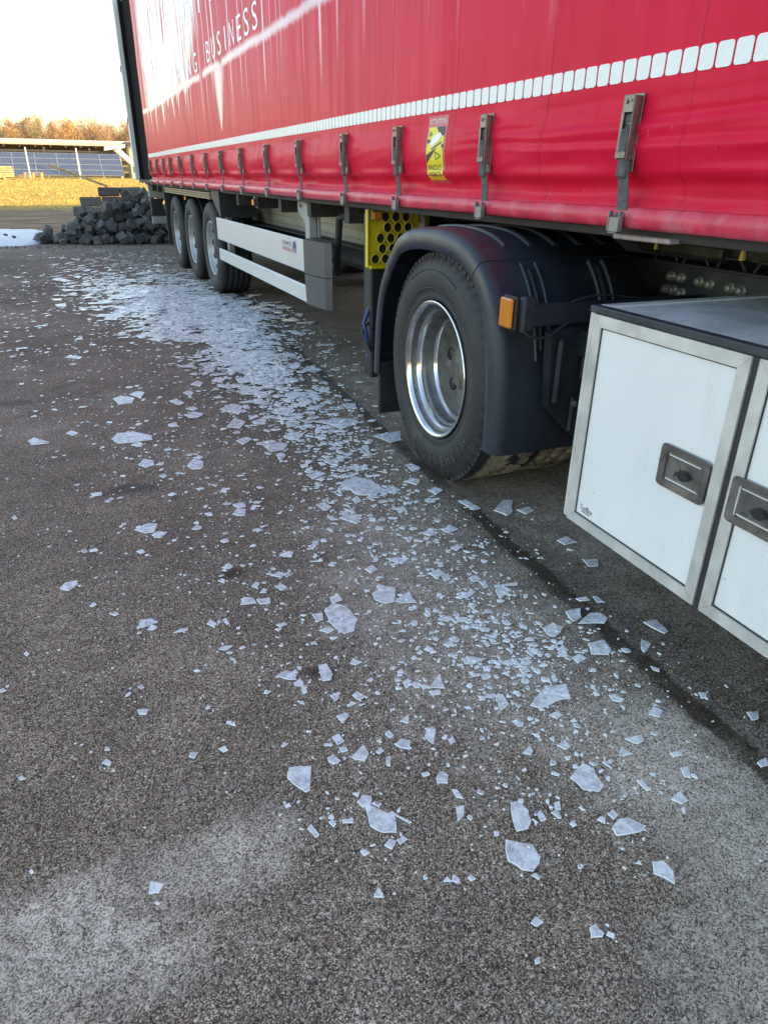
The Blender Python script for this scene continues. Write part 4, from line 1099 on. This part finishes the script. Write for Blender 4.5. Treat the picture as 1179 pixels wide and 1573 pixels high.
for lo, hi in (((BX-.004, BY-2.37, BZ1-.0115), (BX+.032, BY+.004, BZ1+.008)), ((BX+.0325, BY-.038, BZ1-.0115), (.84, BY+.004, BZ1+.0078)), ((.802, BY-2.34, BZ1-.0115), (.838, BY-.0385, BZ1+.008))):
    MB().box(lo, hi, bev=.003).build('lid_edge', plain('slate_edge', (.045, .055, .062), .3, var=.2) if lo[0] < .03 else M_GREYTOP, tb)
MB().box((BX+.0005, BY-.016, BZ0), (BX+.03, BY+.004, BZ1-.012), bev=.003).build('corner_profile', M_BRUSH, tb)
MB().box((BX+.004, BY-.021, BZ0+.004), (BX+.018, BY-.0165, BZ1-.013)).build('seal', M_GASK, tb)
fwid = .034
def door(y0, y1, first):
    """y0 rear edge, y1 front edge (more negative)"""
    z0, z1 = BZ0, BZ1-.014
    d = MB().box((BX+.004, y1+fwid-.004, z0+fwid-.004), (BX+.018, y0-fwid+.004, z1-fwid+.004)).build('toolbox_door', M_WPAN, tk_)
    d['label'] = 'white toolbox door nearest the wheel' if first else 'white toolbox door nearest the picture edge'
    g_ = .0008
    bars = ([(y0, z0), (y1, z0), (y1+fwid, z0+fwid), (y0-fwid, z0+fwid)], [(y0, z1), (y1, z1), (y1+fwid, z1-fwid), (y0-fwid, z1-fwid)],
            [(y0, z0+g_), (y0, z1-g_), (y0-fwid, z1-fwid-g_), (y0-fwid, z0+fwid+g_)], [(y1, z0+g_), (y1, z1-g_), (y1+fwid, z1-fwid-g_), (y1+fwid, z0+fwid+g_)])
    for b in bars: MB().prism(b, BX-.004, BX+.014).build('frame_bar', M_BRUSH, d)
    # dark glazing bead round the panel
    for a, c in (((y1+fwid, z0+fwid), (y0-fwid, z0+fwid+.004)), ((y1+fwid, z1-fwid-.004), (y0-fwid, z1-fwid)), ((y1+fwid, z0+fwid+.0045), (y1+fwid+.003, z1-fwid-.0045)), ((y0-fwid-.003, z0+fwid+.0045), (y0-fwid, z1-fwid-.0045))):
        MB().box((BX+.001, *a), (BX+.0035, *c)).build('panel_seal', M_GASK, d)
    return d
d1 = door(BY-.022, BY-.590, True); d2 = door(BY-.612, BY-1.18, False); d3 = door(BY-1.20, BY-1.77, False); d3['label'] = 'white toolbox door ahead of the other two, out of the picture'
MB().box((BX+.002, BY-.6115, BZ0+.004), (BX+.02, BY-.5905, BZ1-.014)).build('door_gap_seal', M_GASK, tb)
def rrect(y0, y1, z0, z1, r, n=4):
    out = []
    for cy, cz, a0 in ((y1-r, z1-r, 0), (y0+r, z1-r, 90), (y0+r, z0+r, 180), (y1-r, z0+r, 270)):
        for k in range(n): a = math.radians(a0+90*k/(n-1)); out.append((cy+r*math.cos(a), cz+r*math.sin(a)))
    return out
def latch(d, y0, y1, z0, z1, cover):
    x = BX-.0045
    # ring plate
    o_ = rrect(y1, y0, z0, z1, .014); i_ = rrect(y1+.022, y0-.022, z0+.020, z1-.020, .006); n = len(o_)
    vs = [(x, *p) for p in o_] + [(x, *p) for p in i_] + [(x+.004, *p) for p in o_] + [(x+.012, *p) for p in i_]
    vs = [(vx-.0015, vy, vz) if k < n else (vx, vy, vz) for k, (vx, vy, vz) in enumerate(vs)]
    fs = []
    for k in range(n):
        k2 = (k+1) % n
        fs += [(k, k2, n+k2, n+k), (k, 2*n+k, 2*n+k2, k2), (n+k, n+k2, 3*n+k2, 3*n+k)]
    lt = MB().add(vs, fs).build('latch_plate', M_SST, d)
    iy0, iy1, iz0, iz1 = y0-.026, y1+.026, z0+.024, z1-.024
    MB().prism(rrect(iy1, iy0, iz0, iz1, .004), x+.003, x+.011).build('paddle', M_SST, d)
    MB().box((x+.0115, y1+.02, z0+.018), (x+.0135, y0-.02, z1-.018)).build('latch_recess', M_BLK, d)
    ym = (iy0*.42 + iy1*.58); zm = (iz0+iz1)/2-.004
    MB().prism([(ym+.024, zm), (ym+.008, zm+.013), (ym-.008, zm+.013), (ym-.024, zm), (ym-.008, zm-.013), (ym+.008, zm-.013)], x-.010, x+.0028).build('knob', M_BLACKP, d)
    for zz in (iz0+.001, iz1-.004): MB().box((x+.0005, iy1+.004, zz), (x+.0029, iy0-.004, zz+.003)).build('paddle_lip', M_PALEF, d)
    if cover:
        MB().prism(rrect(iy0-.034, iy0-.006, iz0+.010, iz1-.006, .012), x-.0005, x+.0028).tube([(x-.001, iy0-.038, zm+.012), (x+.0028, iy0-.038, zm+.012)], .010, 12).build('key_cover', M_SST, d)
latch(d1, -1.393, -1.563, .512, .632, True); latch(d2, -1.633, -1.803, .512, .632, False)
flat = text_mb('ToolBox', 1); mx = max(p[0] for p in flat[0])
MB().add([(BX+.0032, BY-.075 - p[0]/mx*.062, BZ0+.056 + p[1]*.026) for p in flat[0]], flat[1]).build('lettering', M_BLK, d1, fix=False)
MB().box((BX+.0028, BY-.125, BZ0+.0495), (BX+.0036, BY-.085, BZ0+.0525)).build('underline', M_BLK, d1)
MB().box((.20, BY-2.2, .15), (.75, BY-.1, .2405)).build('toolbox_carrier', M_CHASS, tk_)
MB().box((.12, -3.5, .30), (.80, -3.42, .9)).build('cab_step', M_BLACKP, tk_)
# ------------------------------------------------------------------ sheets of thin ice shed from the curtain
def mat_ice():
    g = G('ice'); gi = g.new('ShaderNodeNewGeometry').outputs['Random Per Island']
    pos = g.new('ShaderNodeNewGeometry').outputs['Position']
    n = g.noise(38, 6, .7, vec=pos); f = g.noise(160, 4, .7, vec=pos)
    crk = g.step(g.voro(55, 'DISTANCE_TO_EDGE', vec=g.map(pos, (1, 1, .1)), out='Distance'), .035, .0)
    bub = g.step(g.noise(420, 2, .6, vec=pos), .60, .72)
    c = g.mix(g.lin(n, .3, .7, 0, 1), (.86, .90, .95), (.97, .98, .99))
    g.p(base=c, rough=g.lin(f, .3, .7, .07, .24), spec=.9, ior=1.31, nrm=g.bump(g.math('ADD', n, f), .14, .004))
    tr = g.new('ShaderNodeBsdfTransparent'); tr.inputs[0].default_value = (.90, .94, .97, 1)
    mx = g.new('ShaderNodeMixShader')
    fac = g.math('MULTIPLY', g.lin(gi, 0, 1, .02, .62), g.lin(n, .40, .60, 1.3, .35))
    fac = g.math('MULTIPLY', fac, g.math('SUBTRACT', 1, g.math('MAXIMUM', g.math('MULTIPLY', crk, .9), g.math('MULTIPLY', bub, .7))))
    g.set(mx.inputs[0], fac); g.l.new(g.bsdf.outputs[0], mx.inputs[1]); g.l.new(tr.outputs[0], mx.inputs[2])
    g.l.new(mx.outputs[0], g.out.inputs[0])
    return g.m
M_ICE = mat_ice()
M_ICEE = plain('ice_edge', (.90, .94, .97), .3, var=.06, scale=60, bump=.1)
ri = random.Random(77)
def shard_geo(poly, th, jit=.06, tilt=(0, 0), z0=.0012):
    """poly: 2D outline in metres round its centre; a slab with chipped edges"""
    pts = []
    n = len(poly); size = max(math.hypot(*p) for p in poly)
    for i in range(n):
        a, b = poly[i], poly[(i+1) % n]; pts.append(a)
        if math.hypot(b[0]-a[0], b[1]-a[1]) > size*.55 and jit > 0:
            t = ri.uniform(.35, .65); L = size*jit
            pts.append((a[0]+(b[0]-a[0])*t+ri.uniform(-L, L), a[1]+(b[1]-a[1])*t+ri.uniform(-L, L)))
    n = len(pts); k = max(.6, 1-.0018/max(size, .004))
    zf = lambda x, y, z: z0 + z + max(0, size*(abs(tilt[0])+abs(tilt[1]))*.7) + x*tilt[0] + y*tilt[1]
    vs = [(x, y, zf(x, y, 0)) for x, y in pts] + [(x, y, zf(x, y, th*.65)) for x, y in pts] + [(x*k, y*k, zf(x, y, th)) for x, y in pts]
    fs = [tuple(range(2*n, 3*n))]
    for i in range(n):
        j = (i+1) % n; fs += [(i, j, n+j, n+i), (n+i, n+j, 2*n+j, 2*n+i)]
    return vs, fs
# outlines read off the photograph: crop origin x, y, scale, then polygons
TRACED = []
def crop(ox, oy, sc, polys):
    for p in polys:
        pt = [(ox + p[i]/sc, oy + p[i+1]/sc) for i in range(0, len(p), 2)]
        TRACED.append(pt)
crop(300, 900, 2.358, [(333,700,343,663,420,660,415,745,400,753),(612,800,640,800,720,835,728,897,680,898,632,873),(585,785,605,762,637,765,635,795,605,808),(640,795,660,788,668,808),(700,825,712,820,783,860,775,865),
 (683,945,705,922,728,930,712,960),(728,925,750,910,768,922,740,942),(597,965,605,955,632,970,610,983),(405,885,420,868,450,905,435,917),(482,860,495,850,510,865,500,878),(532,852,573,850,570,864,535,865),
 (295,328,325,310,365,318,365,342,340,343),(355,355,378,337,393,352,385,366,360,364),(445,290,475,286,497,325,490,345,460,350),(467,90,500,65,545,75,588,125,575,165,540,176,505,155,480,120),(422,105,460,100,463,125,440,132),
 (487,45,520,35,532,55,495,68),(447,165,480,150,503,160,480,175),(640,30,670,8,725,8,722,60,690,68,650,55),(728,52,775,22,800,62,740,65),(165,72,175,43,210,45,222,65),(222,52,270,47,272,65,235,70),(40,140,55,125,78,140,70,155),
 (98,125,112,118,123,140,115,145),(85,235,100,222,137,220,110,238),(487,400,505,390,522,405,505,422),(567,400,585,385,617,405,590,417),(510,475,545,463,557,470,535,502),(495,550,520,537,540,565,515,580),(520,590,545,585,553,600,530,607),
 (478,625,500,615,525,635,515,648,485,645),(565,625,608,580,627,610,612,638),(720,577,745,557,777,565,775,597,740,590),(740,495,770,470,773,500),(685,540,700,527,717,545,705,556),(750,352,770,338,783,360,765,375),(847,372,883,322,905,375),
 (845,385,885,378,888,395,855,400),(960,265,1000,258,1045,268,1010,285,975,285),(897,215,925,202,935,215,915,228),(832,232,848,222,867,240,855,250),(1037,405,1085,390,1080,410),(1082,400,1110,395,1133,432,1103,458),(1038,295,1070,292,1065,315,1042,310),
 (1032,325,1060,318,1070,335,1045,345),(875,690,895,675,915,690,913,720,873,717),(927,740,945,740,970,775,945,770),(942,805,972,800,970,835,948,858),(818,685,840,677,850,688,825,697),(652,605,670,588,683,600,665,613),(690,625,708,622,706,658,692,655),
 (915,560,930,545,940,565,925,580),(645,1130,662,1095,680,1120,675,1132),(895,1075,910,1057,930,1075),(875,125,900,108,917,133),(945,118,985,118,990,133,950,132),(560,285,570,265,603,278,580,290),(310,585,320,570,337,575,320,588),(85,595,110,585,120,600,100,608),(830,545,855,510,870,520,862,578,840,560)])
crop(700, 860, 2.4614, [(278,555,340,480,415,472,432,530,375,540,320,566),(428,830,480,772,520,795,558,858,540,882,480,875),(207,920,245,917,283,990,270,1022,230,1032,213,985),(588,1020,620,985,650,980,715,1012,690,1035,605,1050),(635,680,700,663,710,685,690,700),
 (460,245,505,205,545,205,572,225,560,243),(412,200,470,187,472,220,440,238),(497,320,555,305,585,345,575,362,510,360),(437,372,465,357,492,375,460,395),(700,305,735,322,710,355,697,335),(705,240,750,230,800,275,785,283),(575,515,600,512,635,530,620,543,590,537),
 (725,590,745,558,777,575,765,600),(615,745,622,712,668,738),(550,770,560,755,588,795),(680,840,700,838,735,875,720,880),(805,735,850,722,855,740,820,750),(848,790,880,785,885,830,862,825),(810,910,845,880,875,915,850,928),(305,965,320,950,342,985,320,993),
 (358,960,380,945,398,980,385,983),(370,925,390,915,395,950,375,950),(570,965,590,950,612,970,595,988),(380,345,400,325,420,345,405,363),(325,260,360,243,405,255,385,285,350,290),(235,398,255,370,285,385,275,400),(237,415,265,403,280,425,250,433),
 (182,390,215,373,225,395,195,405),(260,350,290,335,310,350,285,370),(350,590,385,575,400,590,380,607),(380,705,410,683,430,710,415,722),(250,735,275,708,290,725,280,742),(1095,580,1140,578,1142,605,1115,612),(915,505,945,505,945,525,925,528),
 (210,612,230,605,250,630,235,635),(475,0,535,0,538,25,500,28),(515,140,530,138,562,163,530,163),(450,150,490,143,505,155,470,160),(143,100,228,88,232,98,150,107),(148,115,190,107,210,118,165,150),(1135,770,1170,750,1179,780,1150,788),(15,140,50,123,72,125,40,150),(85,85,110,82,122,105,108,112)])
crop(700, 1200, 2.4614, [(187,225,290,243,318,290,290,345,250,340,195,305),(740,310,780,305,818,345,825,395,745,355),(282,360,300,350,318,365,312,378),(503,560,525,547,557,580,552,595,507,600),(280,540,300,515,330,535,305,555),(42,370,55,355,75,372,55,383),(675,315,690,303,703,320),(295,680,312,668,318,690,300,697),(430,160,445,150,455,170,440,180)])
crop(0, 1100, 2.358, [(540,650,548,600,595,612,575,645),(370,175,385,158,405,170,400,185),(683,150,690,137,718,135,705,158),(68,228,80,220,97,232,75,238),(820,22,840,20,840,32,822,32),(1028,325,1050,318,1055,330,1035,335),(108,568,118,558,126,570,115,578)])
crop(0, 700, 2.358, [(487,272,530,250,572,250,560,280,530,285),(550,290,570,278,607,280,585,300,560,300),(218,485,235,465,280,455,283,468,250,493),(495,627,510,597,555,592,565,607,530,622),(535,635,548,615,572,625,555,636),(628,645,650,632,683,626,680,636),
 (498,925,540,922,530,943,505,943),(500,35,520,15,555,20,560,35,530,46),(678,40,700,15,738,25,730,50,695,52),(700,10,720,0,738,8,725,15),(575,75,595,68,607,75,595,83),(330,140,370,135,370,146,335,150),(380,168,405,152,415,158,395,172),(693,270,715,250,732,265,715,272),
 (495,350,515,342,528,352,510,360),(295,347,310,340,318,350,305,355),(325,345,350,337,357,347,330,352),(395,575,415,568,432,577,420,585),(325,548,340,537,352,542,335,552),(842,215,860,195,890,197,888,220,860,222),(843,180,880,172,892,187,860,192),(797,132,812,118,825,122,822,137),
 (803,410,830,392,845,405,825,415),(790,455,805,447,818,455,810,465),(1010,365,1040,348,1062,355,1055,370),(985,438,1010,422,1030,432,1020,445),(1030,432,1050,422,1055,435,1038,445),(995,475,1020,468,1040,480,1020,493),(88,720,97,712,108,722,100,732),(798,312,815,305,832,313,810,320),
 (910,478,925,460,942,465,930,485),(940,500,955,483,970,488,955,500),(1115,330,1150,320,1135,345),(740,212,765,208,772,218,755,220),(1090,850,1110,842,1112,862,1098,866),(0,850,15,845,24,855,5,862),(700,782,715,775,728,782,715,788),(500,840,515,833,523,843,510,848),(1000,615,1030,605,1040,613,1015,625),(45,225,60,220,65,232,50,234)])
crop(0, 360, 2.358, [(235,448,255,438,300,445,290,453),(410,597,440,587,490,595,480,612,430,620),(470,582,500,570,525,575,510,597),(404,742,425,722,480,717,550,730,553,745,490,755,430,760),(475,765,505,755,522,765,500,773),(103,752,125,738,160,748,155,762,115,766),(240,722,260,713,287,722,265,732),
 (612,605,640,597,668,612,650,620),(668,657,700,645,738,652,720,665,685,667),(673,632,700,625,718,632,700,640),(690,545,715,533,738,540,725,553),(662,575,685,567,702,575,690,590),(580,375,640,350,750,365,740,385,650,390),(450,255,480,247,520,255,490,268),(795,635,840,615,880,625,870,650,820,645),
 (820,700,850,665,890,680,870,705),(1000,800,1020,793,1035,805,1015,825),(1025,735,1060,715,1095,735,1060,750),(1095,490,1130,477,1163,490,1140,503),(855,750,890,737,912,745,880,765),(280,378,300,372,302,382,270,385),(200,255,240,250,243,262,210,264),(610,690,640,683,645,697,615,700)])
crop(400, 560, 2.358, [(228,210,260,195,345,200,350,215,290,235),(408,260,450,250,505,243,510,275,470,285),(290,435,330,415,400,420,445,455,420,475,350,475),(445,455,480,443,507,455,490,470),(300,145,345,142,345,162,310,160),(130,130,160,120,187,135,150,148),(50,165,85,152,122,170,90,185,55,180),
 (10,295,50,280,100,290,85,310,40,318),(165,400,200,385,238,395,190,418),(200,510,230,500,258,518,235,533),(285,560,310,545,370,548,350,580),(580,612,610,600,648,610,610,625),(650,600,690,588,715,600,680,613),(687,667,710,652,730,665,710,678),(605,458,630,447,660,458,635,475),(518,427,545,415,577,422,565,440),
 (720,500,740,492,795,523,770,530),(843,530,875,493,915,495,912,535,890,550),(925,530,970,518,990,530,960,545),(1070,640,1105,625,1147,648,1100,657),(595,493,610,485,628,497,610,505),(490,525,515,517,530,530,505,543),(377,745,405,728,420,745,400,760),(455,705,500,700,530,712,510,725),(70,690,100,680,120,680,115,697),
 (620,755,645,742,668,760,640,775),(655,770,680,760,687,780,665,788),(755,775,780,765,797,782,770,792),(330,490,350,478,365,495,345,507),(530,370,555,365,578,378,550,390),(310,375,345,363,390,380,350,387)])
# labels of the pieces that stand out, by the pixel nearest to their middle
NAMED = [((460,1199),'lone four-cornered ice plate on bare asphalt at lower centre'),((583,1258),'ice plate with a thin splinter beside it, lower centre of the yard'),((522,946),'largest cracked ice plate in the middle of the yard'),((590,914),'broad ice plate just right of the largest cracked one'),
 ((499,1036),'upright oblong ice plate beside a dark oil spot'),((845,1070),'long pointed ice plate in the thick of the shards below the toolbox'),((898,1197),'arrow-shaped ice plate at lower right of the yard'),((799,1256),'tall narrow ice plate above the lowest big plate'),((963,1272),'leaf-shaped ice plate at far lower right'),
 ((802,1316),'lowest big ice plate, five-cornered, on dark asphalt'),((1018,1341),'diamond ice plate at far lower right, below the leaf-shaped one'),((914,1437),'small clear ice piece nearest the lower right corner'),((240,1366),'ice piece lying on the pale worn patch at lower left'),((225,812),'white ice plate of a close pair on the left of the yard'),
 ((105,901),'lone white ice plate farthest left of the yard'),((224,959),'white ice plate with a chip at its side, left of the yard'),((277,968),'thin ice splinter on the left of the yard'),((203,673),'widest ice sheet on the left, ahead of the drift'),((57,680),'oval ice piece near the left edge of the yard'),((115,549),'flat ice piece far left of the drift'),
 ((195,612),'ice plate with a second one leaning on it, left of the drift'),((556,749),'wide rounded ice sheet left of the drive tyre'),((522,650),'large ice sheet behind the drive tyre on the drift side'),((597,672),'ice sheet touching the drive tyre'),((775,781),'clear ice piece in the shade between tyre and toolbox'),((871,831),'clear pointed ice piece under the toolbox corner'),
 ((903,863),'clear ice piece under the toolbox door'),((909,951),'pointed ice plate across the wet line below the toolbox'),((879,945),'square ice plate beside the pointed one on the wet line'),((920,997),'clear five-cornered ice plate just off the wet line'),((1008,964),'clear wedge of ice on the dark side of the wet line'),((671,1050),'triangular ice piece standing out in the middle of the shards'),
 ((389,925),'one of two ice plates lying end to end'),((280,521),'biggest pale sheet within the dense drift')]
def poly_area(p): return abs(sum(p[i][0]*p[(i+1) % len(p)][1]-p[(i+1) % len(p)][0]*p[i][1] for i in range(len(p))))/2
SH = []      # (world centre, outline, thickness, tilt, pixel area, pixel centre)
for pt in TRACED:
    c = (sum(p[0] for p in pt)/len(pt), sum(p[1] for p in pt)/len(pt))
    wp_ = [ground_at(*p) for p in pt]; cw_ = sum(wp_, Vector())/len(wp_)
    SH.append((cw_, [(p.x-cw_.x, p.y-cw_.y) for p in wp_], ri.uniform(.002, .0036), (0, 0), poly_area(pt), c, True))
# the smaller and the crowded pieces: where they lie follows the photograph's spread
def rand_poly(s):
    n = ri.choice((3, 4, 4, 5, 5, 6)); a0 = ri.random()*6.28; el = ri.uniform(.45, 1)
    rot = ri.random()*3.14; out = []
    for k in range(n):
        a = a0 + (k+ri.uniform(-.3, .3))*6.283/n; r_ = s*ri.uniform(.65, 1.1)
        x, y = r_*math.cos(a), r_*math.sin(a)*el
        out.append((x*math.cos(rot)-y*math.sin(rot), x*math.sin(rot)+y*math.cos(rot)))
    return out
# centre u, v, spread along, spread across, angle (deg), count, size range in metres
FIELD = [(285, 478, 70, 22, 10, 3900, .012, .11), (340, 515, 55, 26, 35, 2000, .010, .085), (250, 452, 72, 13, 5, 1900, .015, .12), (395, 555, 55, 26, 40, 850, .010, .07), (200, 402, 55, 14, 5, 520, .02, .08), (215, 428, 70, 14, 3, 420, .02, .09),
 (455, 620, 58, 30, 42, 900, .005, .040), (330, 520, 110, 48, 30, 900, .006, .030), (200, 470, 110, 40, 8, 600, .008, .035), (520, 690, 56, 34, 45, 560, .004, .034), (590, 760, 60, 36, 42, 380, .003, .024), (640, 850, 90, 60, 30, 640, .002, .019), (700, 900, 110, 60, 35, 500, .002, .017), (820, 1010, 75, 40, 30, 500, .002, .017),
 (640, 1040, 120, 80, 20, 300, .002, .013), (800, 1120, 110, 80, 10, 300, .002, .011), (900, 1180, 100, 70, 30, 120, .002, .009), (120, 520, 120, 60, 0, 420, .006, .035), (60, 460, 60, 25, 0, 160, .01, .05), (200, 640, 150, 70, 10, 380, .004, .020), (330, 700, 110, 60, 25, 340, .004, .024),
 (260, 850, 170, 110, 0, 300, .002, .010), (420, 860, 110, 90, 30, 280, .003, .014), (820, 830, 60, 40, 40, 50, .003, .012), (560, 1230, 200, 90, 0, 110, .0015, .006), (250, 1080, 200, 130, 0, 100, .0015, .006), (980, 1050, 60, 70, 40, 80, .002, .010), (520, 480, 60, 25, 25, 120, .006, .03), (460, 500, 70, 20, 28, 150, .006, .03)]
for (p0, o0, _, _, ar0, c0, _) in list(SH):          # crumbs broken off each larger piece
    for k in range(ri.choice((0, 1, 2, 3, 5))):
        if ar0 > 40:
            sp_ = 8 + ar0**.5*.9
            FIELD.append((c0[0], c0[1], sp_, sp_*.5, ri.uniform(-30, 40), 1, .002, .011))
for (u, v_, su, sv, an, n, s0, s1) in FIELD:
    ca, sa_ = math.cos(math.radians(an)), math.sin(math.radians(an))
    for k in range(n):
        a, b = ri.gauss(0, su), ri.gauss(0, sv)
        uu, vv = u + a*ca - b*sa_, v_ + a*sa_ + b*ca
        if vv < 384 or vv > 1500: continue
        p = ground_at(uu, vv)
        if p.x > 2.1 or (p.y > 15): continue
        if (1.60 < p.x < 2.0) and any(abs(p.y-wy) < .3 for wy in WY): continue
        if 1.40 < p.x and abs(p.y-2.68) < .42: continue
        if p.x > 1.45 and p.y < 2.2 and ri.random() < .6: continue
        cl = mnoise.noise(Vector((p.x*2.6, p.y*2.2, 0.5))) + .55*mnoise.noise(Vector((p.x*7, p.y*6, 3.5)))
        if ri.random() > .80 + .75*cl: continue
        s = s0 + (s1-s0)*ri.random()**2.6
        po = rand_poly(s)
        d = (p - Vector((0, 0, CAM_H))).length
        tl_ = (ri.gauss(0, .05), ri.gauss(0, .05)) if s > .02 and ri.random() < .5 else (0, 0)
        SH.append((p, po, ri.uniform(.0018, .0036), tl_, poly_area(po)*(FPX/d)**2*CAM_H/d, (uu, vv), False))
order = sorted(range(len(SH)), key=lambda i: -(SH[i][4] + (1e6 if SH[i][6] and SH[i][4] > 60 else 0)))
solo = set(order[:296])
def zone(u, v_, p):
    if p.x > 1.42 and p.y < 2.3: return 'clear ice fragment in the shade beside the white toolbox'
    if v_ < 432: return 'far ice fragment on the asphalt between the stone heap and the trailer wheels'
    if v_ < 560 and u > 130: return 'ice sheet in the dense white drift alongside the side guard'
    if v_ < 560: return 'ice fragment thinly scattered far left of the white drift'
    if u < 300 and v_ < 780: return 'ice fragment on the left of the yard, nearer than the drift'
    if u < 330: return 'small ice fragment on bare asphalt at the left of the yard'
    if v_ < 720: return 'ice piece in the near end of the drift behind the drive tyre'
    if v_ < 860: return 'ice piece scattered left of the drive tyre'
    if u > 700 and v_ < 1130: return 'ice shard among those scattered below the toolbox'
    if v_ < 1000: return 'ice shard scattered in the middle of the yard'
    if v_ < 1180: return 'ice shard in the nearer middle of the yard'
    return 'ice shard among the last sparse ones in the foreground'
used = set(); mb = MB(); EDGE = []
for i in order:
    p, po, th, ti, ar, c, tr_ = SH[i]
    z0 = .0015 + ri.random()*(.012 if (c[1] < 600 and not tr_) else .003) + (.004 if tr_ else 0)
    if tr_: z0 = .0015 + ri.random()*.002
    vs, fs = shard_geo(po, th, .07 if (tr_ or i in solo) else 0, ti, 0)
    if i in solo:
        m = D.meshes.new('ice_shard'); m.from_pydata(vs, [], fs); m.materials.append(M_ICE); m.materials.append(M_ICEE)
        for q_ in m.polygons[1:]: q_.material_index = 1
        o_ = link('ice_shard', m, None, (p.x, p.y, z0))
        lab = None
        for k, (q, l) in enumerate(NAMED):
            if k not in used and tr_ and math.hypot(q[0]-c[0], q[1]-c[1]) < 9: lab = l; used.add(k); break
        xs_ = [q[0] for q in po]; ys_ = [q[1] for q in po]
        ev = np.linalg.eigvalsh(np.cov(np.array(po).T)) if len(po) > 2 else (1, 1)
        sl = math.sqrt(max(ev[0], 1e-12)/max(ev[1], 1e-12)); dm = max(max(xs_)-min(xs_), max(ys_)-min(ys_))
        adj = ('tiny ' if dm < .022 else 'small ' if dm < .04 else 'middling ' if dm < .075 else 'large ') + ('sliver-thin ' if sl < .3 else 'long ' if sl < .5 else {3: 'triangular ', 4: 'four-cornered '}.get(len(po), 'many-sided '))
        tag(o_, lab or adj + zone(c[0], c[1], p).replace('small ', ''), 'ice', 'ice shards shed on the asphalt')
    else:
        mb.add([(x+p.x, y+p.y, z+z0) for x, y, z in vs], fs); EDGE += [0] + [1]*(len(fs)-1)
io = mb.build('ice_fragments', M_ICE, fix=False); io.data.materials.append(M_ICEE)
io.data.polygons.foreach_set('material_index', EDGE); io.data.update()
tag(io, 'countless smaller ice fragments strewn over the yard', 'ice', kind='stuff')
